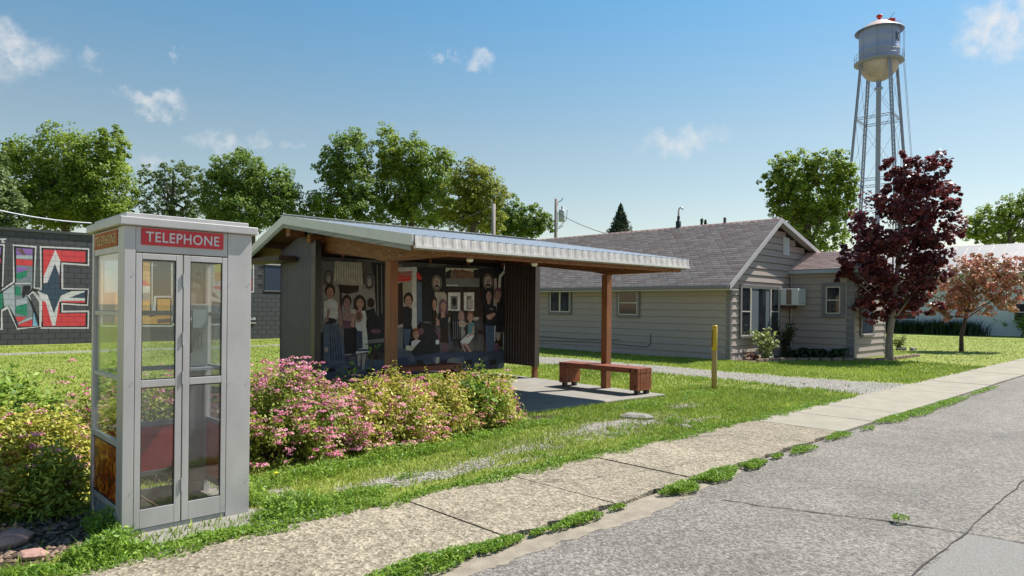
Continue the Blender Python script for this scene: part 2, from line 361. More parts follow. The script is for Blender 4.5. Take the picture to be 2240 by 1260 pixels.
M_conc = mat('smooth_concrete', (.245, .228, .20), .85, .16, 3, .004, 40)
M_walk2 = mat('trowelled_walk_concrete', (.275, .245, .19), .88, .14, 2.5, .004, 60)
M_sand = mat('washed_sand', (.255, .215, .165), .95, .25, 7, .004, 60)
M_crack = mat('crack_filler', (.045, .04, .036), .95, .4, 30)
M_patch = mat('grey_street_patch', (.185, .175, .16), .88, .3, 70, .004, 90)
street = empty('street', UV(0, 0, 0), UA, kind='structure')
ua = np.concatenate([[-200, -60, -20], lin(-8, 30, 130), [60, 200, 420]])
va = [-9, -4, -1, 1, 2, 2.6, 3.0, ROADN + .06]
sh = MB(); nn_ = len(ua)
for v_ in va:
    for u_ in ua: sh.v.append((u_, v_, -.022 + (0.0 if v_ < 3 else .004)))
for j in range(len(va) - 1):
    for i in range(nn_ - 1): sh.f.append((j*nn_+i, j*nn_+i+1, (j+1)*nn_+i+1, (j+1)*nn_+i)); sh.m.append(0)
ro = sh.build('road_surface', M_road, street)
# cracks: ribbons with a wandering width
def ribbon(pts, w0, z, jit=.02, seed=1, seg=.08):
    rr = random.Random(seed); mb = MB(); out = []
    for a, b in zip(pts[:-1], pts[1:]):
        a, b = Vector(a), Vector(b); n = max(2, int((b - a).length / seg))
        for k in range(n): out.append(a.lerp(b, k / n))
    out.append(Vector(pts[-1])); o = 0; vs = []
    for i, p in enumerate(out):
        d = (out[min(i+1, len(out)-1)] - out[max(i-1, 0)]).normalized(); n = Vector((-d.y, d.x)); o = .7 * o + rr.uniform(-jit, jit); ww = w0 * rr.uniform(.35, 1.25)
        q = p + n * o; vs += [(q.x - n.x*ww, q.y - n.y*ww, z), (q.x + n.x*ww, q.y + n.y*ww, z)]
    return mb.add(vs, [(2*i, 2*i+1, 2*i+3, 2*i+2) for i in range(len(out) - 1)])
def guv(px, py): return toUV(G(px, py, -.02))
cA, cB = guv(1580, 1093), guv(2110, 1167)
ribbon([cA, guv(1750, 1118), guv(1930, 1140), cB, (cB[0] + .25, -.4), (cB[0] + .5, -2.5)], .009, -.016, .02, 3).build('crack', M_crack, street)
ribbon([(2.0, cB[1] - .03), (4.0, cB[1]), cB, (9, cB[1] + .02), (16, cB[1]), (30, cB[1])], .007, -.0155, .012, 4, .15).build('crack', M_crack, street)
MB().add([(cB[0], cB[1] - .02, -.0175), (-2, cB[1] - .02, -.0175), (-2, -1.2, -.0175), (cB[0] + .3, -1.2, -.0175)], [(0, 1, 2, 3)]).build('patch', M_patch, street)
# sand washed along the edge of the street
pl = []; n = 160
for i in range(n + 1):
    u_ = 1.2 + i * 5.4 / n; wv = .24 * math.sin(math.pi * i / n) ** .8 * (1 + .14 * math.sin(u_ * 3.1) + .07 * math.sin(u_ * 17 + 1)) + random.uniform(0, .03)
    pl.append((u_, ROADN + .05, -.0135)); pl.append((u_, ROADN - wv, -.0155))
MB().add(pl, [(2*i, 2*i+1, 2*i+3, 2*i+2) for i in range(n)]).build('sand_drift', M_sand, street)
# sidewalk: each slab a piece
walk = empty('sidewalk', UV(0, 0, 0), UA, kind='structure')
rs = random.Random(5)
for k in range(-5, 42):
    u0 = 2.05 + 1.22 * k; u1 = u0 + 1.22; g = .007; mb = MB(); n = 8; tilt = rs.uniform(-.006, .006); zz = .018 + rs.uniform(-.004, .004)
    far = u0 > 9.0
    if far: tilt *= .4
    amp = .03 if not far else .008
    pts = [(u0 + g, WALK0 + rs.uniform(-amp, amp))] + [(u0 + (i / n) * 1.22, WALK0 + rs.uniform(-amp, amp)) for i in range(1, n)] + [(u1 - g, WALK0 + rs.uniform(-amp, amp))]
    pts += [(u1 - g + rs.uniform(-.006, .006), WALK0 + .5), (u1 - g, WALK1), (u0 + g, WALK1), (u0 + g + rs.uniform(-.006, .006), WALK0 + .6)]
    m_ = len(pts); top = [(p[0], p[1], zz + tilt * (p[0] - u0)) for p in pts]; bot = [(p[0], p[1], -.07) for p in pts]
    mb.add(top + bot, [tuple(range(m_))] + [(i, i + m_, (i + 1) % m_ + m_, (i + 1) % m_) for i in range(m_)])
    mb.build('slab', M_walk2 if far else M_walk, walk)
ribbon([(8.3, 3.5), (7.9, 3.9), (7.95, 4.3), (7.4, 4.6)], .006, .027, .03, 8, .06).build('crack', M_crack, walk)
ribbon([(4.2, 4.62), (4.8, 4.1), (5.6, 3.95), (6.6, 3.6)], .004, .027, .03, 9, .06).build('crack', M_crack, walk)
# strip of old slab in front of the booth
pad = MB().box((.05 + 1.3, 4.70, -.05), (2.75, 6.2, .012)).build('booth_pad', M_conc); pad.location = (0, 0, 0); pad.rotation_euler.z = UA; tag(pad, kind='structure')

# ------------------------------------------------------------------ vegetation builders
def blades(P, h, wd, lean=.5, seg2=True, rng=RNG):
    """P (n,3) root points; h, wd arrays -> verts, quads (two-segment blades with a pointed end)"""
    n = len(P); a = rng.uniform(0, 2 * np.pi, n); la = rng.uniform(0, 2 * np.pi, n); le = rng.uniform(.1, lean * 2, n) * h
    rx, ry = np.cos(a) * wd / 2, np.sin(a) * wd / 2; lx, ly = np.cos(la) * le, np.sin(la) * le; z0 = np.zeros(n)
    b0 = P + np.stack([-rx, -ry, z0], 1); b1 = P + np.stack([rx, ry, z0], 1)
    mid = P + np.stack([lx * .35, ly * .35, h * .6], 1); tip = P + np.stack([lx, ly, h], 1)
    m0 = mid + np.stack([-rx * .8, -ry * .8, z0], 1); m1 = mid + np.stack([rx * .8, ry * .8, z0], 1)
    t1 = tip + np.stack([rx * .1, ry * .1, z0], 1)
    V = np.stack([b0, b1, m1, m0, t1, tip], 1).reshape(-1, 3)
    i = np.arange(n)[:, None] * 6; Fq = np.concatenate([i + np.array([[0, 1, 2, 3]]), i + np.array([[3, 2, 4, 5]])], 0)
    return V, Fq
def leaves(P, size, rng, up=.4, aspect=.6, outward=None, fold=.25):
    """rhombic leaves, n x 4 verts"""
    n = len(P); nrm = rng.normal(size=(n, 3)); nrm[:, 2] = np.abs(nrm[:, 2]) + up
    if outward is not None: nrm = nrm * .8 + outward
    nrm /= np.linalg.norm(nrm, axis=1)[:, None] + 1e-9
    t = rng.normal(size=(n, 3)); t -= (t * nrm).sum(1)[:, None] * nrm; t /= np.linalg.norm(t, axis=1)[:, None] + 1e-9
    b = np.cross(nrm, t); s = (size if hasattr(size, '__len__') else np.full(n, size)) * rng.uniform(.6, 1.3, n); s = s[:, None]
    f = nrm * s * fold
    V = np.stack([P - t * s * .5, P + b * s * aspect * .5 - f * .3 + t * s * .05, P + t * s * .5 - f, P - b * s * aspect * .5 - f * .3 + t * s * .05], 1).reshape(-1, 3)
    return V, (np.arange(n)[:, None] * 4 + np.array([[0, 1, 2, 3]]))
def crown_points(blobs, n, rng, clump=.16, hollow=.45, per=40, squash=.75):
    """blobs: list of (centre, (rx,ry,rz)); returns points, outward, tint, keeping the crown in ragged clumps"""
    vol = np.array([b[1][0] * b[1][1] * b[1][2] for b in blobs]) ** (2 / 3); vol /= vol.sum(); PP = []; OO = []; TT = []
    for (c, r), fr in zip(blobs, vol):
        nc = max(4, int(n * fr / per)); d = rng.normal(size=(nc, 3)); d /= np.linalg.norm(d, axis=1)[:, None]
        rad = hollow + (1 - hollow) * rng.random(nc) ** .6; rad *= 1 + .16 * np.sin(d[:, 0] * 5 + c[0]) * np.cos(d[:, 2] * 6 + c[2]) + rng.normal(0, .06, nc)
        cc = np.array(c) + d * rad[:, None] * np.array(r); R0 = (r[0] * r[1] * r[2]) ** (1 / 3)
        cr = clump * R0 * rng.uniform(.6, 1.5, nc); ct = rng.random(nc)
        k = rng.integers(0, nc, int(n * fr)); off = rng.normal(size=(len(k), 3)); off /= np.maximum(np.linalg.norm(off, axis=1)[:, None], .6)
        off *= cr[k][:, None] * np.array([1, 1, squash]); PP.append(cc[k] + off); OO.append(d[k] * .55 + off / (cr[k][:, None] + 1e-6) * .5); TT.append(ct[k] * .6 + rng.random(len(k)) * .4)
    return np.concatenate(PP), np.concatenate(OO), np.concatenate(TT)
M_bark = mat('grey_brown_bark', (.12, .095, .075), .9, .35, 14, .01, 40, stretch=(1, 1, .25))
M_bark_pale = mat('pale_young_bark', (.24, .19, .16), .85, .25, 18, .006, 50, stretch=(1, 1, .3))
def tree(name, label, blobs, base, trunk_r, n, leaf, m, cat='tree', group=None, bark=None, seed=0, limbs=9, clump=.16, per=40, hollow=.45, aspect=.7, up=.4, parts=('crown', 'trunk')):
    rng = np.random.default_rng(seed); root = empty(name, base, 0, label=label, cat=cat, group=group)
    bl = [(tuple(Vector(c) - Vector(base)), r) for c, r in blobs]
    P, O, T = crown_points(bl, n, rng, clump, hollow, per); P[:, 2] = np.maximum(P[:, 2], .15)
    V, Fq = leaves(P, leaf, rng, up, aspect, O); npmesh(parts[0], V, Fq, m, np.repeat(T, 4), root)
    zc = np.mean([b[0][2] for b in bl]); top = max(b[0][2] + b[1][2] * .5 for b in bl); low = min(b[0][2] - b[1][2] for b in bl)
    cxm = np.mean([b[0][0] for b in bl]); cym = np.mean([b[0][1] for b in bl]); rr = random.Random(seed)
    mb = MB(); spine = [(0, 0, -.1), (rr.uniform(-.1, .1) * trunk_r, 0, max(.3, low * .5)), (cxm * .3, cym * .3, max(.6, low + .2 * (zc - low))), (cxm * .7, cym * .7, zc), (cxm, cym, top)]
    mb.tube(spine, [trunk_r * 1.25, trunk_r, trunk_r * .8, trunk_r * .45, trunk_r * .08], 8)
    for k in range(limbs):
        c, r = bl[k % len(bl)]; s = Vector(spine[2]).lerp(Vector(spine[3]), rr.uniform(-.3, 1.0))
        e = Vector(c) + Vector((rr.uniform(-.7, .7) * r[0], rr.uniform(-.7, .7) * r[1], rr.uniform(-.2, .7) * r[2])); mdp = s.lerp(e, .5) + Vector((0, 0, -.06 * (e - s).length))
        mb.tube([s, mdp, e], [trunk_r * .38, trunk_r * .2, trunk_r * .05], 5)
    mb.build(parts[1], bark or M_bark, root); return root
def pxblobs(Y, L, depth=1.0):
    out = []
    for (px, py, rx, ry) in L:
        c = AT(px, py, Y); a, b = rx / F * Y, ry / F * Y; out.append((tuple(c + Vector((0, random.uniform(-.25, .25) * a, 0))), (a, (a + b) / 2 * depth, b)))
    return out

# ------------------------------------------------------------------ TELEPHONE BOOTH
M_steel = mat('weathered_painted_aluminium', (.46, .44, .43), .45, .12, 4, .0006, 30, metal=.25, stretch=(1, 1, .4))
M_steel_in = mat('inside_aluminium', (.36, .345, .31), .5, .1, 6, metal=.15)
M_alu_dark = mat('bare_aluminium_rail', (.33, .35, .36), .4, .1, 8, metal=.5)
M_dent = mat('crumpled_aluminium', (.36, .42, .46), .35, .3, 7, .02, 14, metal=.6)
M_red = mat('red_sign_plastic', (.55, .02, .03), .35, .12, 3, .0008, 25)
M_redpanel = mat('faded_red_panel', (.62, .06, .05), .5, .16, 6, .002, 22)
M_white = mat('white_lettering', (.62, .58, .58), .5, .05, 10)
M_rubber = mat('black_gasket', (.02, .018, .018), .6, .1, 10)
M_glass = glassmat('booth_glass', (.93, .95, .94), .05)
M_glass_d = glassmat('dusty_booth_glass', (.88, .88, .88), .06, .05)
def amber_mat():
    m = bpy.data.materials.new('peeling_amber_film'); m.use_nodes = True; nt = m.node_tree; b = nt.nodes['Principled BSDF']; b.inputs['Roughness'].default_value = .25
    tcn = N(nt, 'ShaderNodeTexCoord'); mp = N(nt, 'ShaderNodeMapping'); mp.inputs['Scale'].default_value = (1, 5, 9); nt.links.new(tcn.outputs['Object'], mp.inputs[0])
    n = N(nt, 'ShaderNodeTexNoise', inp={'Scale': 1.4, 'Detail': 5.0, 'Distortion': 1.2}); nt.links.new(mp.outputs[0], n.inputs['Vector'])
    r = N(nt, 'ShaderNodeValToRGB'); e = r.color_ramp.elements; e[0].position = .36; e[0].color = (.10, .012, .004, 1); e[1].position = .74; e[1].color = (.85, .50, .06, 1)
    e.new(.5).color = (.33, .05, .008, 1); e.new(.62).color = (.55, .17, .015, 1)
    nt.links.new(n.outputs[0], r.inputs[0]); nt.links.new(r.outputs[0], b.inputs['Base Color']); return m
M_amber = amber_mat()
FL = Vector((-2.645, 4.64, .012))
booth = empty('telephone_booth', FL, UA, label='silver telephone booth with red TELEPHONE sign standing at the sidewalk edge', cat='telephone booth')
BW, BD, BH = .88, .86, 2.13
def bpart(name, lo, hi, m=M_steel, bev=.003, par=None):
    return MB().box(lo, hi).build(name, m, par or booth, bevel=bev)
bpart('post', (0, 0, 0), (.07, .152, BH)); bpart('post', (.70, 0, 0), (BW, .03, BH)); bpart('post', (BW - .045, .032, 0), (BW - .002, .13, BH))
bpart('post', (0, BD - .05, 0), (.05, BD, BH)); bpart('post', (BW - .05, BD - .05, 0), (BW, BD, BH))
# roof
rf = MB().box((-.036, -.036, 2.132), (BW + .036, BD + .036, 2.19)).build('roof', M_steel, booth, bevel=.006)
MB().box((.01, .01, 2.191), (BW - .02, BD - .01, 2.222)).build('roof_cap', M_steel, rf, bevel=.004)
MB().box((.05, .05, 2.10), (BW - .05, BD - .05, 2.12)).build('ceiling', M_steel_in, booth)
# header and front sign
hd = bpart('header', (.072, .004, 1.955), (.698, .03, BH))
sg = bpart('sign', (.105, -.004, 2.005), (.665, .003, 2.122), M_red, .001)
lettering('lettering', 'TELEPHONE', .50, .072, M_white, sg, FRONT(.382, -.0062, 2.063), .012, 1.08, .001)
# left header and its sign, amber backed
bpart('side_header', (.004, .154, 1.955), (.03, BD - .052, BH - .002))
M_cream = mat('cream_lettering', (.60, .46, .20), .5, .3, 20)
sg2 = bpart('sign', (-.002, .165, 2.0), (.003, BD - .062, 2.115), mat('peeling_orange_sign', (.22, .045, .012), .6, .2, 9, spec=.15, col2=(.55, .17, .03), stretch=(1, 4, 6)), .001, booth); sg2['label'] = 'peeling orange side sign'
lettering('lettering', 'TELEPHONE', .56, .066, M_cream, sg2, Matrix.Translation((-.0045, .48, 2.058)) @ Matrix.Rotation(R(-90), 4, 'Z') @ Matrix.Rotation(R(90), 4, 'X'), -.005, 1.12, .001)
# left wall rails, panes
for z0, z1 in ((1.507, 1.54), (1.054, 1.084), (.589, .629), (.13, .175)): bpart('rail', (.006, .154, z0), (.032, BD - .052, z1))
for z0, z1 in ((1.542, 1.953), (1.086, 1.505), (.631, 1.052)): bpart('pane', (.016, .156, z0), (.020, BD - .054, z1), M_glass, 0)
bpart('amber_panel', (.012, .156, .177), (.018, BD - .054, .587), M_amber, 0)
bpart('gasket', (.008, .156, .579), (.011, BD - .054, .586), M_rubber, 0); bpart('gasket', (.008, .156, .178), (.011, BD - .054, .186), M_rubber, 0)
# kick plate, crumpled
mb = MB(); rk = random.Random(2); nx, nz_ = 16, 6
for j in range(nz_ + 1):
    for i in range(nx + 1): mb.v.append((.012 + rk.uniform(-.009, .009) * (0 < j < nz_), .154 + (BD - .206) * i / nx, .004 + .124 * j / nz_))
for j in range(nz_):
    for i in range(nx): mb.f.append((j*(nx+1)+i, j*(nx+1)+i+1, (j+1)*(nx+1)+i+1, (j+1)*(nx+1)+i)); mb.m.append(0)
mb.build('kick_plate', M_dent, booth)
# back wall: glass, rails, red panel, steel panel with phone
for z0, z1 in ((1.93, 2.098), (1.50, 1.54), (1.054, 1.09), (.60, .64), (.20, .24)): bpart('rail', (.052, BD - .035, z0), (.64, BD - .008, z1), M_alu_dark)
bpart('mullion', (.642, BD - .035, .1), (.66, BD - .008, 2.098), M_alu_dark)
for z0, z1 in ((1.542, 1.928), (1.092, 1.498), (.642, 1.052)): bpart('pane', (.054, BD - .022, z0), (.638, BD - .018, z1), M_glass, 0)
bpart('red_panel', (.052, BD - .028, .242), (.640, BD - .012, .598), M_redpanel)
bpart('back_panel', (.662, BD - .03, .1), (BW - .052, BD - .012, 2.098), M_steel_in)
bpart('kick_plate', (.052, BD - .03, 0), (BW - .052, BD - .01, .098), M_steel_in)
# right wall
for z0, z1 in ((1.93, 2.098), (1.50, 1.53), (1.054, 1.09), (.60, .64), (.10, .15)): bpart('rail', (BW - .035, .132, z0), (BW - .008, BD - .052, z1), M_alu_dark)
for z0, z1 in ((1.532, 1.928), (1.092, 1.498), (.642, 1.052)): bpart('pane', (BW - .022, .134, z0), (BW - .018, BD - .054, z1), M_glass, 0)
bpart('red_panel', (BW - .028, .132, .152), (BW - .012, BD - .052, .598), M_redpanel)
bpart('threshold', (.072, .008, 0), (.698, .03, .03), M_alu_dark, .002)
bpart('floor', (.05, .032, 0), (BW - .05, BD - .03, .012), mat('dirty_booth_floor', (.13, .12, .11), .9, .4, 9, .003), 0)
# doors
def door(x0, x1, g0, g1, hinge):
    d = empty('door', (0, 0, 0)); d.parent = booth
    fr = MB(); y0, y1 = .0, .026; zb, zt = .034, 1.945
    fr.box((x0, y0, zb), (g0, y1, zt)); fr.box((g1, y0, zb), (x1, y1, zt)); e = .0004
    fr.box((g0 + e, y0 + e, zb), (g1 - e, y1 - e, .165)); fr.box((g0 + e, y0 + e, 1.012), (g1 - e, y1 - e, 1.062)); fr.box((g0 + e, y0 + e, 1.905), (g1 - e, y1 - e, zt))
    fr.build('frame', M_steel, d, bevel=.0025)
    for z0, z1 in ((.167, 1.010), (1.064, 1.903)):
        MB().box((g0, .012, z0), (g1, .016, z1)).build('pane', M_glass_d if z0 < .5 else M_glass, d)
        gk = MB(); gk.box((g0, .004, z0), (g0 + .006, .011, z1)); gk.box((g1 - .006, .004, z0), (g1, .011, z1)); gk.box((g0 + .0065, .004, z0), (g1 - .0065, .011, z0 + .006)); gk.box((g0 + .0065, .004, z1 - .006), (g1 - .0065, .011, z1)); gk.build('gasket', M_rubber, d)
    for z in (.25, 1.02, 1.3, 1.72):
        if hinge: MB().tube([(x1 + .003, -.004, z), (x1 + .003, -.004, z + .09)], .006, 8).build('hinge', M_alu_dark, d)
    return d
door(.073, .378, .112, .335, True); door(.386, .697, .432, .660, False)
for (x_, z_) in [(.085, .08), (.69, .08), (.72, .25), (.86, .25), (.72, 1.0), (.86, 1.0), (.72, 1.75), (.86, 1.75), (.06, .3), (.06, 1.05), (.06, 1.8), (.09, 1.97), (.68, 1.97)]:
    MB().lathe([(0, .0), (.0045, 0.0), (.0045, .002), (0, .003)], 8).build('rivet', M_alu_dark, booth).matrix_local = Matrix.Translation((x_, -.0035 if not (.07 < x_ < .70) else -.0025, z_)) @ Matrix.Rotation(R(90), 4, 'X')
# telephone, shelf, notice inside on the back panel
M_phone = mat('grey_payphone', (.33, .36, .38), .35, .08, 9, metal=.3)
M_dark = mat('dark_plastic', (.025, .025, .028), .4, .2, 10)
ph = empty('payphone', (.0, 0, 0)); ph.parent = booth
MB().box((.668, BD - .16, 1.08), (.822, BD - .032, 1.60)).build('housing', M_phone, ph, bevel=.012)
MB().box((.69, BD - .168, 1.40), (.80, BD - .162, 1.55)).build('instruction_card', mat('pale_card', (.5, .56, .6), .6, .05), ph)
MB().tube([(.665, BD - .18, 1.2), (.650, BD - .2, 1.28), (.650, BD - .2, 1.42), (.665, BD - .18, 1.5)], .022, 8).build('handset', M_dark, ph, smooth=True)
kp = MB()
for i in range(3):
    for j in range(4): kp.box((.705 + .03 * i, BD - .167, 1.25 + .03 * j), (.725 + .03 * i, BD - .161, 1.27 + .03 * j))
kp.build('keypad', M_alu_dark, ph)
tag(MB().box((.64, BD - .26, 1.055), (BW - .055, BD - .036, 1.075)).build('shelf', mat('pale_shelf', (.5, .52, .54), .4, .08), booth), None)
po = MB().box((.70, BD - .036, 1.72), (.80, BD - .032, 1.89)); po = po.build('notice', mat('photocopied_notice', (.10, .08, .07), .7, .1, 22, col2=(.42, .38, .33), contrast=.12), booth)
# twig lying in the booth
tg = MB().tube([(.10, .35, .27), (.16, .34, .22), (.24, .36, .15), (.36, .38, .05), (.42, .40, .025)], [.006, .007, .008, .007, .004], 6).build('stick', mat('dry_twig', (.42, .30, .2), .8, .2, 30))
tg.location = FL; tg.rotation_euler.z = UA; tag(tg, 'bare dry stick leaning inside the telephone booth', 'stick')

# ------------------------------------------------------------------ SHELTER
S0 = Vector((-1.25, 8.5, 0))
def SP(px, py, y):   # pixel -> shelter local on the plane y = const
    d = ray(px, py); o = Vector((0, 0, CAM_H)) - S0; dn = d.dot(Bv); t = (y - o.dot(Bv)) / dn; p = o + d * t
    return p.dot(Wv), p.z
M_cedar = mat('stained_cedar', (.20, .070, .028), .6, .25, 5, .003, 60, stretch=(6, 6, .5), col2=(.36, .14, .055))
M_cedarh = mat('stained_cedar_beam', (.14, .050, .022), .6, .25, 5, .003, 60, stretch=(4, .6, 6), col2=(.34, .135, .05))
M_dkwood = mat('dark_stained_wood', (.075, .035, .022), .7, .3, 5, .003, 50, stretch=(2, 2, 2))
M_gwood = mat('weathered_grey_board', (.30, .28, .25), .85, .3, 4, .003, 50, stretch=(3, .5, 8))
M_galv = mat('galvanised_roof_sheet', (.55, .56, .58), .38, .12, 3, metal=.6)
M_trim = mat('pale_green_white_metal_trim', (.62, .60, .58), .4, .06, 4, metal=.15)
M_trimw = mat('aged_white_metal_trim', (.50, .46, .43), .5, .2, 9, metal=.1)
M_corr = mat('charcoal_corrugated_steel', (.092, .086, .105), .42, .1, 3, metal=.5)
M_corrb = mat('brown_corrugated_steel', (.075, .056, .05), .5, .15, 3, metal=.3)
shel = empty('picnic_shelter', S0, WA, label='small open shelter of cedar posts with corrugated metal roof and a photo mural', cat='shelter')
RL, YR, YB = 5.78, 4.03, 6.1; ZE, ZR, ZB = 2.49, 3.10, 2.50
def corrugated(x0, x1, pitch, amp, along, thick=.003):
    """profile in x; 'along' gives list of (y,z) stations with an up normal in (y,z)"""
    n = int((x1 - x0) / pitch * 8); mb = MB(); xs = [x0 + (x1 - x0) * i / n for i in range(n + 1)]
    def prof(x):
        s = math.cos(2 * math.pi * (x - x0) / pitch); return amp * (max(-.6, min(1, s * 1.2)))
    for off in (0, -thick):
        st = len(mb.v)
        for (y, z, ny, nz1) in along:
            for x in xs: h = prof(x) + off; mb.v.append((x, y + ny * h, z + nz1 * h))
        m_ = len(xs)
        for j in range(len(along) - 1):
            for i in range(n): mb.f.append((st+j*m_+i, st+j*m_+i+1, st+(j+1)*m_+i+1, st+(j+1)*m_+i)); mb.m.append(0)
    return mb
sl = (ZR - ZE) / YR; nl = math.hypot(1, sl); sb_ = (ZR - ZB) / (YB - YR); nb = math.hypot(1, sb_)
roof = corrugated(0, RL, .152, .016, [(-.03, ZE - .03 * sl, -sl / nl, 1 / nl), (YR, ZR, -sl / nl, 1 / nl)]).build('roof', M_galv, shel)
corrugated(0, RL, .152, .016, [(YR, ZR - .001, sb_ / nb, 1 / nb), (YB, ZB, sb_ / nb, 1 / nb)]).build('rear_roof', M_galv, shel)
MB().bar((-.03, YR, ZR + .03), (RL + .02, YR, ZR + .03), .28, .008).build('ridge_cap', M_galv, roof)
# deck under the sheet
def slab2(name, x0, x1, ys, off0, off1, m):
    mb = MB()
    poly = [(y, z - off0) for y, z in ys] + [(y, z - off1) for y, z in ys[::-1]]
    mb.prism(poly, 0, x0, x1); return mb.build(name, m, shel)
prof = [(0.02, ZE), (YR, ZR), (YB, ZB)]
def strip(name, x0, x1, a, b, o0, o1, m): # one slope only (convex)
    return MB().prism([(a[0], a[1] - o0), (b[0], b[1] - o0), (b[0], b[1] - o1), (a[0], a[1] - o1)], 0, x0, x1).build(name, m, shel)
def zr(y): return ZE + sl * y if y < YR else ZR - sb_ * (y - YR)
M_ply = mat('underside_boards', (.22, .12, .07), .8, .25, 5, stretch=(1, 6, 1))
strip('roof_deck', .03, RL - .03, (.03, zr(.03)), (YR - .001, ZR), .03, .045, M_ply); strip('roof_deck', .03, RL - .03, (YR + .001, ZR), (YB - .03, zr(YB - .03)), .03, .045, M_ply)
# barge trims at both ends, pale metal over a grey board
for x0, x1 in ((-.03, .0), (RL, RL + .03)):
    strip('barge_trim', x0, x1, (-.03, zr(-.03)), (YR, ZR), -.02, .12, M_trim); strip('barge_trim', x0, x1, (YR, ZR), (YB, ZB), -.02, .12, M_trim)
    strip('barge_board', x0 + .005, x1 - .003, (.02, zr(.02)), (YR, ZR), .121, .185, M_gwood); strip('barge_board', x0 + .005, x1 - .003, (YR, ZR), (YB, ZB), .121, .185, M_gwood)
# front fascia: ribbed apron, white drip strip, grey board, then purlin
fa = MB(); n = 38 * 6
for off in (0, .003):
    st = len(fa.v)
    for zz in (ZE + .000, ZE - .125):
        for i in range(n + 1):
            x = RL * i / n; y = -.045 - .005 * max(-.5, min(.5, 1.2 * math.cos(2 * math.pi * i / 6))) + off - (.02 if zz < ZE - .05 else 0); fa.v.append((x, y, zz))
    for i in range(n): fa.f.append((st + i, st + i + 1, st + n + 2 + i, st + n + 1 + i)); fa.m.append(0)
fa.build('eave_apron', M_trimw, shel)
MB().box((0, -.078, ZE - .155), (RL, -.03, ZE - .127)).build('drip_strip', mat('white_drip_edge', (.7, .68, .65), .4, .08, 9), shel)
MB().box((.02, -.028, ZE - .17), (RL - .02, .012, ZE - .03)).build('fascia_board', M_gwood, shel)
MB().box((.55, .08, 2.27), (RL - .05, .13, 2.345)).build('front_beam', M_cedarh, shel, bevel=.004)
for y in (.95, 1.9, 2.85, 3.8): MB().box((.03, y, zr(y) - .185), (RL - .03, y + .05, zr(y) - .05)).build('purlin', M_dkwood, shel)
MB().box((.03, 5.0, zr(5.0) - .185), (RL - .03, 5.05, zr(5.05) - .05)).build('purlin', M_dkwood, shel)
def tbeam(x, wd, name='beam'):
    m1 = MB().prism([(.06, 2.27), (1.62, 2.26), (2.0, 2.33), (2.0, zr(2.0) - .19), (.06, zr(.06) - .19 + .11)], 0, x - wd / 2, x + wd / 2)
    o = m1.build(name, M_cedarh, shel, bevel=.004)
    MB().prism([(2.0, 2.33), (4.95, 2.72), (4.95, zr(4.95) - .19), (YR, ZR - .19), (2.0, zr(2.0) - .19)], 0, x - wd / 2 + .001, x + wd / 2 - .001).build('beam', M_cedarh, shel)
    for (y, z) in ((.35, 2.33), (.7, 2.40), (1.2, 2.34), (1.5, 2.42), (1.75, 2.36), (2.4, 2.48), (2.8, 2.6), (3.3, 2.6), (3.7, 2.72)):
        MB().tube([(x - wd / 2 - .006, y, z), (x - wd / 2, y, z)], .014, 8).build('bolt', M_alu_dark, o)
tbeam(.6, .09); tbeam(5.5, .09)
for x, y, h in ((.6, 1.5, 2.262), (5.5, 1.64, 2.262)): MB().box((x - .07, y - .07, .05), (x + .07, y + .07, h)).build('post', M_cedar, shel, bevel=.005)
MB().box((.3, 3.66, 2.66), (.6, 3.80, 2.80)).build('outrigger', M_cedarh, shel)
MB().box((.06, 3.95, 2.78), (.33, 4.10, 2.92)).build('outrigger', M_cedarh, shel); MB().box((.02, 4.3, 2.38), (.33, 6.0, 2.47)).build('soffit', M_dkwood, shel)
for x in (1.05, 2.25): MB().lathe([(0.0, -.05), (.035, -.045), (.05, -.02), (.05, 0), (0, 0)], 12, (x, .2, 2.268)).build('light_bulb', mat('opal_lamp', (.75, .72, .65), .3, .02), shel, smooth=True)
# walls
YW = 4.97
def vcorr(name, p0, p1, z0, z1, nrm, pitch, amp, m):
    """vertical ribs from plan point p0 to p1"""
    p0, p1 = Vector(p0), Vector(p1); L = (p1 - p0).length; n = int(L / pitch * 6); mb = MB(); d = (p1 - p0) / L; nv = Vector(nrm)
    for off in (0, -.003):
        st = len(mb.v)
        for zf in (0, 1):
            for i in range(n + 1):
                q = p0 + d * (L * i / n) + nv * (amp * max(-.7, min(.9, 1.3 * math.cos(2 * math.pi * L * i / n / pitch))) + off); zz = z0 if zf == 0 else (z1(q) if callable(z1) else z1); mb.v.append((q.x, q.y, zz))
        for i in range(n): mb.f.append((st + i, st + i + 1, st + n + 2 + i, st + n + 1 + i)); mb.m.append(0)
    return mb.build(name, m, shel)
vcorr('side_wall', (.385, 5.0), (.385, 3.69), .12, lambda q: zr(q.y) - .2, (-1, 0), .095, .014, M_corr)
vcorr('side_wall', (.42, 3.69), (.42, 4.93), .12, lambda q: zr(q.y) - .2, (1, 0), .075, .009, M_corrb)
vcorr('side_wall', (5.66, 4.90), (5.66, 3.98), .30, lambda q: zr(q.y) - .2, (-1, 0), .095, .014, M_corrb)
vcorr('side_wall', (5.72, 3.98), (5.72, 5.0), .30, lambda q: zr(q.y) - .2, (1, 0), .075, .009, M_corr)
vcorr('rear_wall', (.37, 5.08), (5.74, 5.08), .2, 2.70, (0, 1), .075, .010, M_corr)
MB().box((.34, 3.54, .03), (.45, 3.68, 2.70)).build('corner_post', mat('dark_bronze_post', (.06, .05, .048), .4, .1, 6, metal=.4), shel, bevel=.004)
MB().box((5.62, 3.83, .30), (5.76, 3.97, 2.70)).build('corner_post', mat('dark_bronze_post_b', (.085, .065, .06), .45, .1, 6, metal=.3), shel, bevel=.004)
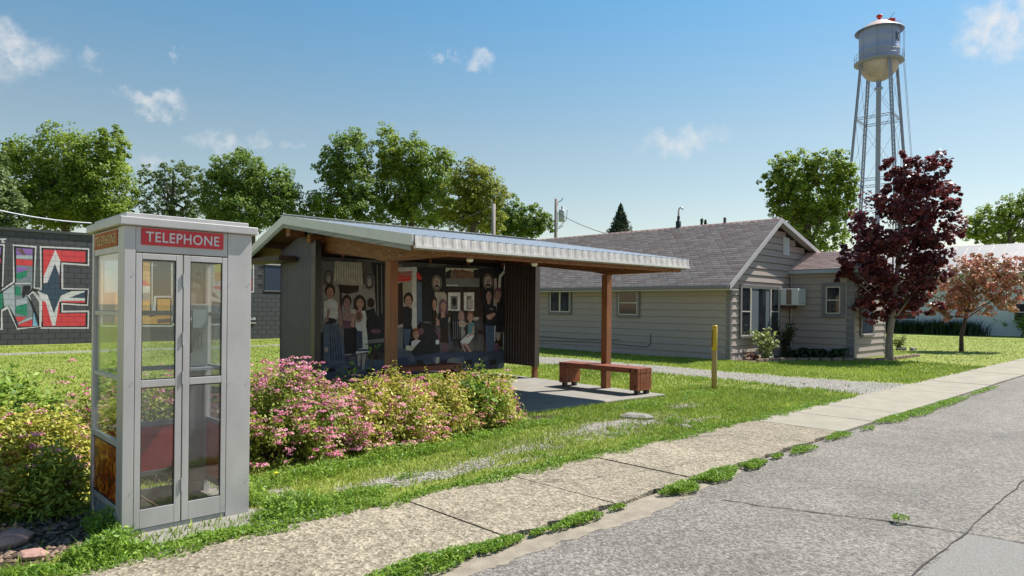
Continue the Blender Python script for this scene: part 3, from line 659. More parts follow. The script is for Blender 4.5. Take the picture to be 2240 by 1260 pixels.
for x in (5.69, 4.2, 2.6): MB().box((x - .05, 4.86 if x < 5 else 3.85, .03), (x + .05, 4.94 if x < 5 else 3.95, .30 if x > 5 else .172)).build('footing_post', M_cedar, shel)
for i in range(6): MB().box((.5 + i * 1.02, 4.95, 2.54), (.56 + i * 1.02, 5.0, zr(5) - .19)).build('stud', M_cedar, shel)
MB().box((.46, 5.001, 2.54), (5.64, 5.02, zr(5.02) - .19)).build('gap_shade_board', mat('gap_shade_black', (.02, .015, .012), .8, .2), shel)  # black board stands in for the shade of the open gap above the mural
# the mural: four printed panels and the flat picture on them
M_mbg = mat('mural_panel', (.02, .019, .025), .5, .3, 2.2, spec=.2, col2=(.21, .195, .195), stretch=(1, 1, .5), contrast=.05)
xs = [.47, 1.77, 3.07, 4.37, 5.62]
mur = empty('mural', (0, 0, 0)); mur.parent = shel
for a, b in zip(xs[:-1], xs[1:]): MB().box((a, 4.915, .175), (b - .004, 4.94, 2.53)).build('panel', M_mbg, mur)
PAL = {'pale': (.20, .185, .165), 'wall': (.15, .14, .135), 'dark': (.012, .012, .015), 'navy': (.025, .032, .055), 'skin': (.22, .13, .105), 'skinp': (.17, .105, .10), 'white': (.30, .31, .33),
       'blue': (.055, .075, .11), 'grey': (.085, .085, .09), 'red': (.42, .025, .02), 'cream': (.27, .255, .21), 'brown': (.09, .045, .03), 'teal': (.05, .12, .135), 'frame': (.10, .085, .075), 'jean': (.035, .05, .085), 'hair': (.02, .012, .01), 'ginger': (.13, .045, .02), 'plum': (.08, .04, .06), 'booth': (.33, .34, .32), 'floor': (.045, .055, .075)}
mm_ = MB(); keys = list(PAL); lay = [0]
def poly(L, key, o, s=4.2):
    lay[0] += 1; y = 4.914 - lay[0] * .0002; vs = []
    for (a, b) in L:
        x, z = SP(o[0] + a / s, o[1] + b / s, 4.914); vs.append((min(5.61, max(.475, x)), y, min(2.525, max(.18, z))))
    mm_.add(vs, [tuple(range(len(vs)))], keys.index(key))
def ell(c, r, key, o, n=18): poly([(c[0] + r[0] * math.cos(2 * math.pi * k / n), c[1] + r[1] * math.sin(2 * math.pi * k / n)) for k in range(n)], key, o)
A = (680, 560); B_ = (880, 560)
def person_print(o, hx, hy, hw, hh, hair, skin, body, bcol, legs=None, lcol='jean', long=False):
    ell((hx, hy - hh * .2), (hw * 1.2, hh * 1.25), hair, o)
    if long: poly([(hx - hw * 1.3, hy - hh * .6), (hx + hw * 1.3, hy - hh * .6), (hx + hw * 1.5, hy + hh * 2), (hx - hw * 1.4, hy + hh * 2)], hair, o)
    poly([(hx - hw * .35, hy + hh * .6), (hx + hw * .35, hy + hh * .6), (hx + hw * .5, hy + hh * 1.5), (hx - hw * .5, hy + hh * 1.5)], skin, o)
    ell((hx, hy + hh * .15), (hw * .82, hh * .95), skin, o)
    for e in (-.35, .35): ell((hx + e * hw, hy + hh * .02), (hw * .13, hh * .07), 'dark', o, 8)
    ell((hx, hy + hh * .62), (hw * .25, hh * .07), 'brown', o, 8)
    poly(body, bcol, o)
    if legs: poly(legs, lcol, o)
rc = random.Random(99)
for i in range(70):
    o_ = A if i % 2 else B_; cx_ = rc.uniform(70, 660) if i % 2 else rc.uniform(0, 930); cy_ = rc.uniform(520, 1000); w_ = rc.uniform(10, 60); h_ = rc.uniform(15, 110)
    if rc.random() < .6: poly([(cx_ - w_, cy_ - h_), (cx_ + w_ * .8, cy_ - h_ * .9), (cx_ + w_, cy_ + h_), (cx_ - w_ * .9, cy_ + h_ * .9)], rc.choice(['grey', 'dark', 'wall', 'navy', 'hair', 'frame', 'plum', 'floor']), o_)
    else: ell((cx_, cy_), (w_ * .8, h_ * .5), rc.choice(['grey', 'wall', 'floor', 'navy', 'dark', 'pale']), o_)
poly([(60, 40), (300, 60), (300, 1170), (60, 1180)], 'grey', A)
poly([(105, 270), (640, 250), (650, 470), (600, 620), (110, 620)], 'wall', A)
poly([(300, 620), (670, 560), (670, 880), (300, 900)], 'dark', A); poly([(560, 60), (670, 70), (670, 560), (600, 560), (575, 200)], 'dark', A)
poly([(600, 80), (612, 80), (620, 600), (608, 600)], 'frame', A); poly([(640, 80), (650, 80), (655, 560), (645, 560)], 'grey', A)
poly([(60, 975), (670, 950), (670, 1095), (60, 1160)], 'floor', A)
for k in range(9): poly([(90 + k * 60, 1010 + (k % 3) * 22), (150 + k * 60, 1000 + (k % 3) * 22), (170 + k * 58, 1030 + (k % 2) * 30), (110 + k * 58, 1050 + (k % 2) * 20)], ['blue', 'dark', 'grey'][k % 3], A)
poly([(218, 50), (462, 62), (474, 255), (205, 240)], 'cream', A); poly([(205, 232), (474, 246), (474, 272), (208, 262)], 'pale', A)
for k in range(11): poly([(232 + k * 21, 60), (238 + k * 21, 60), (236 + k * 22, 238), (228 + k * 22, 238)], 'wall', A)
poly([(250, 262), (440, 275), (430, 330), (330, 350), (260, 330)], 'hair', A); poly([(262, 300), (280, 300), (282, 620), (262, 620)], 'dark', A)
for c in ((158, 198), (533, 230)):
    ell(c, (50, 84), 'frame', A); ell(c, (40, 70), 'dark', A); ell(c, (32, 58), 'grey', A); ell((c[0], c[1] + 12), (17, 34), 'pale', A)
person_print(A, 172, 330, 40, 52, 'hair', 'skin', [(115, 420), (165, 395), (205, 395), (245, 430), (250, 560), (215, 600), (145, 605), (110, 560)], 'white', [(140, 600), (225, 600), (300, 800), (310, 985), (160, 1000), (105, 860), (110, 700)], 'blue')
poly([(128, 560), (215, 575), (235, 600), (180, 625), (130, 620)], 'dark', A); poly([(150, 470), (170, 500), (155, 600), (120, 610), (140, 540)], 'skinp', A)
for k in range(5): poly([(165 + 18 * k, 640), (170 + 18 * k, 640), (190 + 24 * k, 960), (176 + 24 * k, 960)], 'navy', A)
person_print(A, 325, 425, 36, 48, 'hair', 'skinp', [(285, 520), (370, 500), (405, 560), (395, 600), (290, 590)], 'skinp')
poly([(275, 590), (400, 600), (395, 660), (300, 665)], 'plum', A); poly([(250, 400), (275, 520), (290, 640), (258, 640), (240, 500)], 'skinp', A)
person_print(A, 445, 430, 40, 50, 'hair', 'skin', [(410, 520), (490, 500), (505, 560), (500, 690), (430, 700), (400, 640)], 'white', [(470, 640), (505, 660), (525, 880), (405, 900), (410, 860), (440, 850)], 'white', long=True)
ell((432, 555), (42, 58), 'skinp', A); ell((434, 552), (24, 38), 'brown', A); poly([(355, 490), (410, 490), (405, 530), (362, 530)], 'cream', A); poly([(355, 640), (380, 560), (392, 570), (395, 660)], 'skin', A)
poly([(412, 685), (465, 690), (470, 850), (408, 850)], 'navy', A); poly([(405, 855), (526, 855), (524, 872), (405, 875)], 'navy', A)
poly([(420, 905), (452, 905), (448, 1010), (425, 1010)], 'pale', A); poly([(462, 905), (498, 900), (485, 1040), (462, 1050)], 'pale', A)
poly([(505, 500), (575, 475), (600, 560), (670, 520), (670, 660), (520, 680)], 'dark', A); ell((548, 430), (30, 45), 'hair', A)
poly([(520, 770), (665, 755), (665, 790), (525, 805)], 'grey', A); ell((590, 690), (50, 22), 'plum', A)
poly([(70, 700), (110, 700), (110, 990), (75, 1000)], 'dark', A); ell((135, 860), (18, 26), 'pale', A)
# second half
poly([(-130, 40), (0, 80), (0, 860), (-130, 860)], 'grey', B_); poly([(-160, 850), (150, 840), (150, 1060), (-160, 1100)], 'floor', B_)
poly([(150, 110), (390, 110), (400, 380), (280, 600), (150, 600)], 'dark', B_); poly([(290, 330), (380, 330), (410, 380), (410, 560), (290, 560)], 'pale', B_)
poly([(400, 300), (720, 300), (720, 560), (400, 560)], 'hair', B_); poly([(710, 120), (940, 125), (940, 700), (860, 700), (850, 210), (800, 320), (830, 520), (740, 520)], 'dark', B_)
poly([(835, 205), (860, 205), (862, 520), (828, 520)], 'pale', B_); poly([(870, 300), (880, 180), (940, 125), (945, 155), (900, 200), (895, 300)], 'booth', B_)
poly([(-90, 108), (125, 100), (130, 150), (-90, 150)], 'booth', B_); poly([(-60, 195), (85, 195), (85, 640), (-60, 660)], 'pale', B_)
poly([(-90, 148), (86, 140), (86, 195), (-90, 205)], 'red', B_); poly([(-60, 208), (84, 198), (60, 230), (-40, 236)], 'red', B_)
poly([(82, 140), (122, 138), (126, 670), (84, 672)], 'booth', B_); poly([(126, 138), (168, 190), (168, 225), (126, 205)], 'red', B_); poly([(128, 230), (170, 245), (172, 600), (128, 640)], 'blue', B_)
poly([(0, 380), (80, 382), (80, 390), (0, 388)], 'dark', B_); poly([(-60, 260), (-5, 240), (5, 620), (-60, 640)], 'hair', B_)
person_print(B_, 48, 405, 36, 50, 'hair', 'skin', [(-10, 470), (35, 460), (80, 485), (82, 560), (70, 670), (0, 670)], 'dark', [(0, 670), (68, 670), (50, 860), (10, 870)], 'jean')
for c in ((308, 248), (778, 238)):
    ell(c, (54, 84), 'hair', B_); ell(c, (46, 74), 'frame', B_); ell(c, (38, 62), 'dark', B_); ell(c, (32, 54), 'pale', B_); ell((c[0], c[1] - 5), (17, 26), 'skinp', B_); poly([(c[0] - 24, c[1] + 40), (c[0] - 10, c[1] + 18), (c[0] + 12, c[1] + 18), (c[0] + 24, c[1] + 40)], 'dark', B_)
poly([(378, 100), (708, 112), (706, 296), (384, 290)], 'dark', B_); poly([(388, 108), (700, 118), (698, 285), (392, 280)], 'grey', B_); poly([(388, 108), (700, 118), (700, 190), (388, 190)], 'cream', B_)
poly([(440, 135), (470, 128), (480, 112), (490, 128), (530, 130), (540, 112), (550, 130), (610, 140), (660, 150), (662, 205), (440, 205)], 'brown', B_)
for k in range(9): poly([(450 + k * 23, 150), (458 + k * 23, 150), (458 + k * 23, 195), (450 + k * 23, 195)], 'frame', B_)
poly([(390, 150), (440, 120), (435, 205), (390, 205)], 'dark', B_); poly([(640, 130), (700, 118), (700, 205), (655, 205)], 'dark', B_); poly([(392, 265), (500, 265), (500, 275), (392, 275)], 'white', B_)
for (x0, x1) in ((410, 522), (555, 650)):
    poly([(x0, 335), (x1, 335), (x1, 505), (x0, 500)], 'booth', B_); poly([(x0 + 25, 368), (x1 - 25, 368), (x1 - 25, 492), (x0 + 25, 490)], 'grey', B_)
ell((467, 420), (22, 40), 'dark', B_); poly([(590, 410), (612, 385), (640, 410), (640, 480), (590, 480)], 'pale', B_)
person_print(B_, 285, 440, 22, 48, 'hair', 'skin', [(270, 500), (300, 495), (315, 560), (305, 640), (280, 640)], 'hair')
person_print(B_, 366, 455, 28, 40, 'plum', 'skin', [(320, 530), (360, 510), (405, 525), (415, 570), (400, 660), (325, 650)], 'dark', long=True)
poly([(345, 515), (380, 515), (385, 560), (345, 570)], 'skin', B_); poly([(300, 560), (330, 590), (330, 640), (300, 640)], 'skin', B_)
poly([(150, 600), (290, 640), (340, 760), (330, 900), (150, 880)], 'dark', B_)
poly([(280, 670), (340, 700), (330, 810), (300, 810), (320, 740)], 'plum', B_); poly([(296, 770), (326, 770), (326, 810), (296, 810)], 'booth', B_)
poly([(445, 530), (525, 520), (530, 780), (450, 790)], 'dark', B_)
for k in range(4): poly([(455 + k * 19, 600), (460 + k * 19, 600), (462 + k * 19, 760), (457 + k * 19, 760)], 'grey', B_)
person_print(B_, 530, 560, 24, 40, 'skinp', 'skinp', [(505, 600), (560, 600), (570, 650), (510, 650)], 'pale'); poly([(505, 610), (590, 612), (590, 632), (505, 628)], 'skin', B_)
person_print(B_, 612, 560, 28, 40, 'brown', 'skin', [(588, 620), (645, 610), (655, 700), (640, 735), (590, 730)], 'teal', [(590, 715), (650, 730), (600, 800), (545, 815), (520, 785)], 'white')
poly([(640, 640), (650, 650), (640, 720), (580, 750), (575, 740), (625, 705)], 'skin', B_); poly([(545, 800), (575, 800), (625, 870), (585, 925), (570, 905), (595, 870)], 'skin', B_); poly([(520, 800), (548, 810), (580, 900), (560, 890)], 'skinp', B_)
person_print(B_, 782, 365, 30, 52, 'dark', 'skinp', [(745, 455), (790, 440), (850, 465), (862, 560), (850, 640), (750, 645)], 'dark', [(750, 640), (850, 640), (842, 800), (828, 940), (770, 930), (755, 780)], 'jean')
poly([(760, 545), (830, 520), (845, 535), (800, 585), (770, 580)], 'skin', B_); poly([(790, 480), (825, 488), (825, 494), (790, 487)], 'pale', B_)
person_print(B_, 865, 355, 30, 48, 'plum', 'skinp', [(855, 440), (940, 440), (940, 640), (870, 640)], 'dark')
poly([(750, 780), (766, 840), (770, 900), (752, 890)], 'plum', B_); poly([(835, 800), (868, 800), (868, 900), (838, 900)], 'plum', B_); poly([(832, 640), (842, 640), (838, 780), (832, 780)], 'white', B_)
person_print(B_, 115, 720, 30, 40, 'ginger', 'skin', [(70, 785), (110, 765), (160, 775), (165, 820), (110, 840), (68, 830)], 'white'); ell((160, 690), (24, 32), 'plum', B_)
poly([(20, 820), (90, 825), (120, 815), (120, 850), (75, 872), (15, 860)], 'cream', B_); poly([(75, 870), (150, 780), (190, 755), (195, 900), (120, 930)], 'dark', B_)
poly([(-160, 960), (270, 890), (840, 870), (930, 860), (940, 1010), (500, 1060), (-160, 1110)], 'navy', B_)
for k in range(12): poly([(40 + k * 75, 930 + (k % 3) * 30), (95 + k * 75, 915 + (k % 3) * 30), (110 + k * 74, 960 + (k % 3) * 30), (50 + k * 74, 975 + (k % 3) * 28)], ['floor', 'dark', 'blue'][k % 3], B_)
ell((460, 990), (70, 60), 'grey', B_); poly([(295, 930), (330, 930), (305, 1060), (275, 1060)], 'pale', B_)
mm_.build('mural_picture', [mat('print_' + k, tuple(min(.8, x * 2.6) for x in c), .5, .22, 9, spec=.2) for k, c in PAL.items()], mur)
x0, z0 = SP(858, 596, 4.9); x1, z1 = SP(900, 605, 4.9)
lettering('lettering', 'TELEPHONE', x1 - x0, .085, mat('print_letters', (.5, .45, .43), .5, .05), mur, FRONT((x0 + x1) / 2, 4.914 - .0002 * lay[0] - .003, SP(895, 600, 4.9)[1]), .02, 1.05, .0004)
# floor slab
sl_ = empty('shelter_floor', S0, WA, kind='structure')
MB().box((.1, .34, -.05), (5.66, 5.1, .05)).build('slab', M_conc, sl_, bevel=.01)

# timber benches
M_red_t = mat('red_brown_timber', (.16, .040, .018), .5, .3, 5, .003, 40, stretch=(1.5, 10, 1.5), col2=(.31, .085, .035))
M_hole = mat('dark_bolt_hole', (.01, .006, .005), .8, .1)
def bench(loc, rz, label, L=1.9, D=.44, H=.48):
    b = empty('bench', loc, rz, label=label, cat='bench', group='red timber benches at the shelter')
    nb_ = 5; t = .095
    for k in range(nb_):
        x0, x1 = D * k / nb_ + .001, D * (k + 1) / nb_ - .001; rr = random.uniform(-.004, .004)
        MB().box((x0, rr, H - t), (x1, L + rr, H)).build('seat_beam', M_red_t, b, bevel=.006)
        for y0 in (.0, L - .19):
            mbk = MB().box((x0 + .0005, y0 + rr + .004, .075), (x1 - .0005, y0 + .185, H - t - .002)); mbk.build('leg_block', M_red_t, b, bevel=.006)
    for y0 in (.03, L - .13):
        for x0 in (.04, D - .12): MB().box((x0, y0, 0), (x0 + .08, y0 + .08, .073)).build('foot', M_dark, b)
    for (y, z) in ((.05, H - .05), (.17, H - .05), (L - .05, H - .05), (L - .17, H - .05), (.06, .15), (L - .06, .15)):
        for sx in (-.003, D + .003): MB().tube([(sx - .001, y, z), (sx + .001, y, z)], .021, 10).build('bolt_hole', M_hole, b)
    return b
bench(Vector((2.27, 12.22, .05)), UA, 'red brown timber bench on the shelter floor beside the right cedar post')
bp_ = S0 + Wv * 1.9 + Bv * 4.05 + Vector((0, 0, .05))
bench(bp_, WA - R(90), 'dark red timber bench under the mural behind the flowering bushes', 1.6, .4, .42)

# yellow topped marker post
pp = G(1562, 852); mp_ = empty('marker_post', pp, .3, label='slim wooden post with yellow upper half standing in the grass', cat='post')
MB().lathe([(0.0, -.05), (.052, -.05), (.052, .62), (.05, .9)], 14).build('shaft', mat('tan_post_wood', (.42, .28, .13), .7, .2, 10, stretch=(4, 4, .5)), mp_, smooth=True)
MB().lathe([(.0525, .78), (.0535, .781), (.0535, 1.27), (.045, 1.29), (0, 1.292)], 14).build('yellow_sleeve', mat('faded_yellow_paint', (.60, .40, .03), .5, .25, 9), mp_, smooth=True)
MB().box((-.0575, -.02, .85), (-.0545, .02, 1.2)).build('warning_strip', mat('brown_strip', (.25, .11, .04), .6, .3, 20), mp_)

# ------------------------------------------------------------------ GREY HOUSE
C0 = Vector((6.79, 21.2, 0))
house = empty('grey_house', C0, UA, label='single storey grey clapboard house with brown shingle roof', cat='house')
def HP(px, py, ax, c):
    """pixel -> house local on plane x=c (ax 0) or y=c (ax 1); returns (other axis, z)"""
    d = ray(px, py); o = Vector((0, 0, CAM_H)) - C0; n = Uv if ax == 0 else Vv; t = (c - o.dot(n)) / d.dot(n); p = o + d * t
    return (p.dot(Vv) if ax == 0 else p.dot(Uv)), p.z
M_side = mat('taupe_grey_clapboard', (.36, .298, .27), .65, .06, 3, .002, 20, stretch=(1, 1, 4))
M_side2 = M_side
M_hwall = mat('dark_shadow_line_core', (.06, .055, .05), .8, .1)  # core colour kept dark to paint the shadow lines between clapboards
M_trimg = mat('slate_grey_trim', (.17, .155, .165), .5, .08, 5)
M_trimp = mat('pale_lilac_fascia', (.44, .42, .43), .5, .08, 5)
M_wframe = mat('cream_window_frame', (.55, .50, .45), .5, .06)
M_wglass = mat('dark_window_glass', (.018, .022, .03), .06, .3, 2, spec=.5)
M_curtain = mat('grey_blue_curtain', (.10, .125, .15), .8, .4, 4, stretch=(14, 14, .3))
HL, HW_, XA, ZA, ES = 13.0, 7.0, 2.876, 4.71, .668; ZEV = 2.37; EO = .627
def hroof(x): return ZA - ES * (XA - x) if x < XA else ZA - .29 * (x - XA)
# core walls
MB().prism([(.03, -.05), (HW_ - .03, -.05), (HW_ - .03, hroof(HW_) - .2), (XA, ZA - .2), (.03, hroof(.03) - .18)], 1, .03, HL).build('core_wall', M_hwall, house)
def board(ax, c, s, a, b, z0, z1, m=M_side, par=None):
    """one lapped clapboard on plane ax=c, facing -ax; s unused"""
    if b - a < .02: return
    z0 += .007 if ax == 0 else .016  # gap bares the dark core, imitating a shadow line under each board
    t0, t1 = .036, .004; zt = z1
    if ax == 0: V = [(c - t0, a, z0), (c - t0, b, z0), (c - t1, b, zt), (c - t1, a, zt), (c + .02, a, z0), (c + .02, b, z0), (c + .02, b, zt), (c + .02, a, zt)]
    else: V = [(a, c - t0, z0), (b, c - t0, z0), (b, c - t1, zt), (a, c - t1, zt), (a, c + .02, z0), (b, c + .02, z0), (b, c + .02, zt), (a, c + .02, zt)]
    MB().add(V, [(0,1,2,3),(4,7,6,5),(0,4,5,1),(1,5,6,2),(2,6,7,3),(3,7,4,0)]).build('clapboard', m, par or house)
CH = .228
for k in range(12):
    z0 = -.02 + k * CH
    if z0 < 2.4: board(0, 0, 0, .03, HL, z0, z0 + CH)
for k in range(22):
    z0 = .0 + k * CH; zt = z0 + CH
    if zt > ZA - .12: break
    xl = .02 if zt < hroof(0) - .1 else XA - (ZA - .1 - zt) / ES + .02
    xr = 4.22 if zt < 3.0 else min(HW_, XA + (ZA - .1 - zt) / .29)
    board(1, 0, 0, max(.02, xl), xr, z0, zt)
MB().box((-.03, -.03, -.05), (.1, .04, 2.62)).build('corner_board', M_trimg, house); MB().box((-.034, .041, -.05), (.02, .12, 2.55)).build('corner_board', M_trimg, house)
# roof with shingles
rf_t = .05
roofh = MB().prism([(-EO, ZEV - rf_t), (XA, ZA - rf_t), (XA, ZA), (-EO, ZEV)], 1, -.3, HL + .3).build('roof', M_trimg, house)
MB().prism([(XA, ZA - rf_t), (HW_ + .4, hroof(HW_ + .4) - rf_t), (HW_ + .4, hroof(HW_ + .4)), (XA, ZA)], 1, -.3, HL + .3).build('rear_roof', mat('rear_roof_felt', (.11, .09, .085), .9), house)
M_shing = leafmat('brown_grey_asphalt_shingle', (.54, .36, .31), (.78, .57, .51), 0.0, .95, .1)
rng = np.random.default_rng(3); V = []; Fq = []; T = []; n_ = math.hypot(1, ES); c_, s_ = 1 / n_, ES / n_; L_ = (XA + EO) * n_; ex = .135; tw = .305
def tab(y0, y1, d0, d1, lift, tint, xs0=-EO, zs0=ZEV, cc=c_, ss=s_, flip=False):
    i = len(V)
    def P3(d, y, h): return (xs0 + cc * d - ss * h, y, zs0 + ss * d + cc * h)
    V.extend([P3(d0, y0, lift), P3(d0, y1, lift), P3(d1, y1, .004), P3(d1, y0, .004), P3(d0, y0, 0), P3(d0, y1, 0)]); Fq.extend([(i, i+1, i+2, i+3), (i+4, i+5, i+1, i)]); T.extend([tint] * 6)
r_ = 0; d = -.03
while d < L_ - .02:
    y = -.31 + (r_ % 3) * .1; ys = -.31
    while ys < HL + .3:
        ye = min(HL + .3, (y + tw)); y += tw
        if ye > ys: tab(ys + .006, ye - .006, d + rng.uniform(-.004, .004), min(d + ex * 1.25, L_), rng.uniform(.012, .019), float(rng.random()) * .8 + .1)
        ys = ye
    d += ex; r_ += 1
tag(npmesh('shingles', V, Fq, M_shing, T, roofh), kind='stuff')
for k in range(50): 
    y = -.3 + k * .27
    MB().add([(XA - .13, y, ZA - .075), (XA, y, ZA + .02), (XA + .14, y, ZA - .03), (XA - .13, y + .262, ZA - .083), (XA, y + .262, ZA + .012), (XA + .14, y + .262, ZA - .038)], [(0, 1, 4, 3), (1, 2, 5, 4)]).build('ridge_shingle', M_shing, roofh)
# fascia, gutter, rake boards, soffit
MB().box((-EO - .10, -.3, ZEV - .12), (-EO - .005, HL + .2, ZEV - .02)).build('gutter', M_trimg, house, bevel=.01)
MB().box((-EO, -.28, ZEV - .17), (.0, HL, ZEV - .125)).build('soffit', M_trimp, house)
def rake(x0, z0, x1, z1, y0, y1, h=.17, nm='rake_board', m=M_trimp): MB().prism([(x0, z0 - h), (x1, z1 - h), (x1, z1 - .004), (x0, z0 - .004)], 1, y0, y1).build(nm, m, house)
rake(-EO, ZEV, XA, ZA, -.335, -.302); rake(XA + .001, ZA, HW_ + .4, hroof(HW_ + .4), -.335, -.302, .15)
rake(-EO + .02, ZEV - .055, XA, ZA - .055, -.30, -.02, .02, 'rake_soffit'); rake(XA, ZA - .055, HW_ + .3, hroof(HW_ + .3) - .055, -.30, -.02, .02, 'rake_soffit')
# gable vent
vx0, vz0 = HP(1713, 557, 1, -.03); vx1, vz1 = HP(1726, 521, 1, -.03)
gv = empty('gable_vent', (0, 0, 0)); gv.parent = house
M_wht = mat('white_vinyl', (.62, .64, .66), .5, .05)
MB().box((vx0, -.05, vz0), (vx1, -.024, vz1)).build('frame', M_wht, gv)
for k in range(9): z = vz0 + .05 + (vz1 - vz0 - .1) * k / 8.5; MB().add([(vx0+.04, -.072, z), (vx1-.04, -.072, z), (vx1-.04, -.051, z + .04), (vx0+.04, -.051, z + .04)], [(0, 1, 2, 3)]).build('slat', M_wht, gv)
# windows
def window(ax, c, p0, p1, panes, name='window', trim=M_trimg, fr=M_wframe, curtain=None, trim_w=.09, mullion=True):
    a0, zt = HP(*p0, ax, c); a1, zb = HP(*p1, ax, c); a0, a1 = min(a0, a1), max(a0, a1)
    wn = empty(name, (0, 0, 0)); wn.parent = house
    def bx(nm, a, b, z0, z1, d0, d1, m):
        d0 += .02; d1 += .02; lo, hi = ((c - d1, a, z0), (c - d0, b, z1)) if ax == 0 else ((a, c - d1, z0), (b, c - d0, z1)); return MB().box(lo, hi).build(nm, m, wn)
    w = trim_w
    bx('trim', a0, a0 + w, zb, zt, .02, .055, trim); bx('trim', a1 - w, a1, zb, zt, .02, .055, trim); bx('trim', a0 + w, a1 - w, zt - w, zt, .02, .055, trim); bx('sill', a0 + w, a1 - w, zb, zb + w * .9, .02, .075, trim)
    x0, x1, z0, z1 = a0 + w, a1 - w, zb + w, zt - w
    bx('recess', x0, x1, z0, z1, .018, .023, M_rubber)
    W = x1 - x0
    for (fa_, fb, split, cur) in panes:
        s0, s1 = x0 + W * fa_, x0 + W * fb; f = .035
        bx('frame', s0, s0 + f, z0, z1, .024, .048, fr); bx('frame', s1 - f, s1, z0, z1, .024, .048, fr); bx('frame', s0 + f, s1 - f, z1 - f, z1, .024, .047, fr); bx('frame', s0 + f, s1 - f, z0, z0 + f, .024, .047, fr)
        if split: zm = z0 + (z1 - z0) * .5; bx('frame', s0 + f, s1 - f, zm - f / 2, zm + f / 2, .026, .049, fr)
        bx('pane', s0 + f, s1 - f, z0 + f, z1 - f, .0245, .027, M_wglass)
        if cur: bx('curtain', s0 + f + .02, s0 + f + (s1 - s0) * .36, z0 + f, z1 - f, .028, .031, M_curtain); bx('curtain', s1 - f - (s1 - s0) * .22, s1 - f - .02, z0 + f, z1 - f, .028, .031, M_curtain)
    return wn
window(0, 0, (1202, 633), (1252, 688), [(0, .5, False, False), (.5, 1, False, False)])
window(0, 0, (1351, 631), (1401, 695), [(0, 1, True, False)])
window(1, 0, (1616, 622), (1702, 736), [(0, .235, True, False), (.235, .765, False, True), (.765, 1, True, False)], name='picture_window', trim_w=.07)
# cables and pipe on the long wall
M_cable = mat('grey_conduit', (.12, .12, .125), .6, .1)
MB().tube([(-.05, 4.2, .50), (-.05, 6, .44), (-.05, 8, .47), (-.05, 11.5, .5)], .012, 5).build('conduit', M_cable, house)
MB().tube([(-.05, 2.9, .75), (-.05, 2.9, .40), (-.05, 3.05, .30), (-.05, 5.5, .36), (-.05, 9.5, .28)], .014, 5).build('conduit', M_cable, house)
# extension towards the street
EX0, EX1, EY, EZ, ERX, ERZ = 4.24, 7.24, -2.16, 2.97, 5.74, 3.63
MB().prism([(EX0 + .03, -.05), (EX1 - .03, -.05), (EX1 - .03, EZ - .05), (ERX, ERZ - .12), (EX0 + .03, EZ - .05)], 1, EY + .03, .02).build('core_wall', M_hwall, house)
for k in range(14):
    z0 = k * CH
    if z0 + CH > EZ + .05: break
    board(0, EX0, 0, EY + .02, -.03, z0, min(z0 + CH, EZ))
k = 0
while k * CH + CH < ERZ - .1:
    z0 = k * CH; zt = z0 + CH; ins = 0 if zt < EZ else (zt - EZ) / ((ERZ - EZ) / 1.5); board(1, EY, 0, EX0 + .02 + ins, EX1 - ins, z0, zt); k += 1
MB().box((EX0 - .03, EY - .03, -.05), (EX0 + .09, EY + .03, EZ)).build('corner_board', M_trimg, house); MB().box((EX0 - .033, EY + .031, -.05), (EX0 + .02, EY + .22, EZ)).build('corner_board', M_trimg, house)
MB().box((EX1 - .09, EY - .031, -.05), (EX1 + .03, EY + .03, EZ)).build('corner_board', M_trimg, house)
er = MB().prism([(EX0 - .2, EZ - .01), (ERX, ERZ + .05), (ERX, ERZ + .1), (EX0 - .2, EZ + .045)], 1, EY - .2, -.0).build('extension_roof', M_trimg, house)
MB().prism([(ERX, ERZ + .05), (EX1 + .2, EZ - .01), (EX1 + .2, EZ + .045), (ERX, ERZ + .1)], 1, EY - .2, .5).build('extension_roof', M_shing, house)
V = []; Fq = []; T = []; lx = math.hypot(ERX - EX0 + .2, ERZ + .1 - EZ - .045); ce, se = (ERX - EX0 + .2) / lx, (ERZ + .1 - EZ - .045) / lx; d = 0; r_ = 0
while d < lx:
    y = EY - .2 + (r_ % 2) * .15; ys = EY - .2
    while ys < -.01:
        ye = min(-.01, y + tw); y += tw
        if ye > ys: tab(ys + .005, ye - .005, d, min(lx, d + ex * 1.2), .015, float(rng.random()) * .8 + .2, EX0 - .2, EZ + .045, ce, se)
        ys = ye
    d += ex; r_ += 1
tag(npmesh('shingles', V, Fq, M_shing, T, er), kind='stuff')
MB().box((EX0 - .26, EY - .2, EZ - .09), (EX0 - .201, -.02, EZ + .02)).build('gutter', mat('pale_blue_gutter', (.33, .38, .44), .4, .05), house)
window(0, EX0, (1800, 619), (1848, 695), [(0, 1, True, False)], trim_w=.13)
window(1, EY, (1880, 640), (1908, 735), [(0, 1, True, False)], trim_w=.06)
MB().tube([(EX0 - .05, -.08, EZ - .1), (EX0 - .05, -.08, .1)], .035, 8).build('downpipe', M_side, house)
# window air conditioner
ac = empty('air_conditioner', C0 + Uv * 3.37 + Vv * -.67, UA, label='white window air conditioner sticking out of the grey gable wall', cat='air conditioner')
MB().box((0, 0, 1.78), (.66, .64, 2.34)).build('casing', M_wht, ac, bevel=.015)
MB().box((-.006, .22, 1.80), (-.001, .40, 2.32)).build('side_vent', mat('rusty_vent_panel', (.20, .13, .11), .7, .3, 8), ac)
gr = MB().box((.04, -.006, 1.83), (.62, -.001, 2.29)).build('coil_grille', mat('grey_coil', (.30, .33, .37), .6, .15, 20), ac)
for k in range(12): MB().box((.06 + .045 * k, -.012, 1.85), (.072 + .045 * k, -.0065, 2.27)).build('fin', M_wht, gr)
MB().box((.05, .3, 1.66), (.60, .66, 1.775)).build('bracket', M_dkwood, ac)
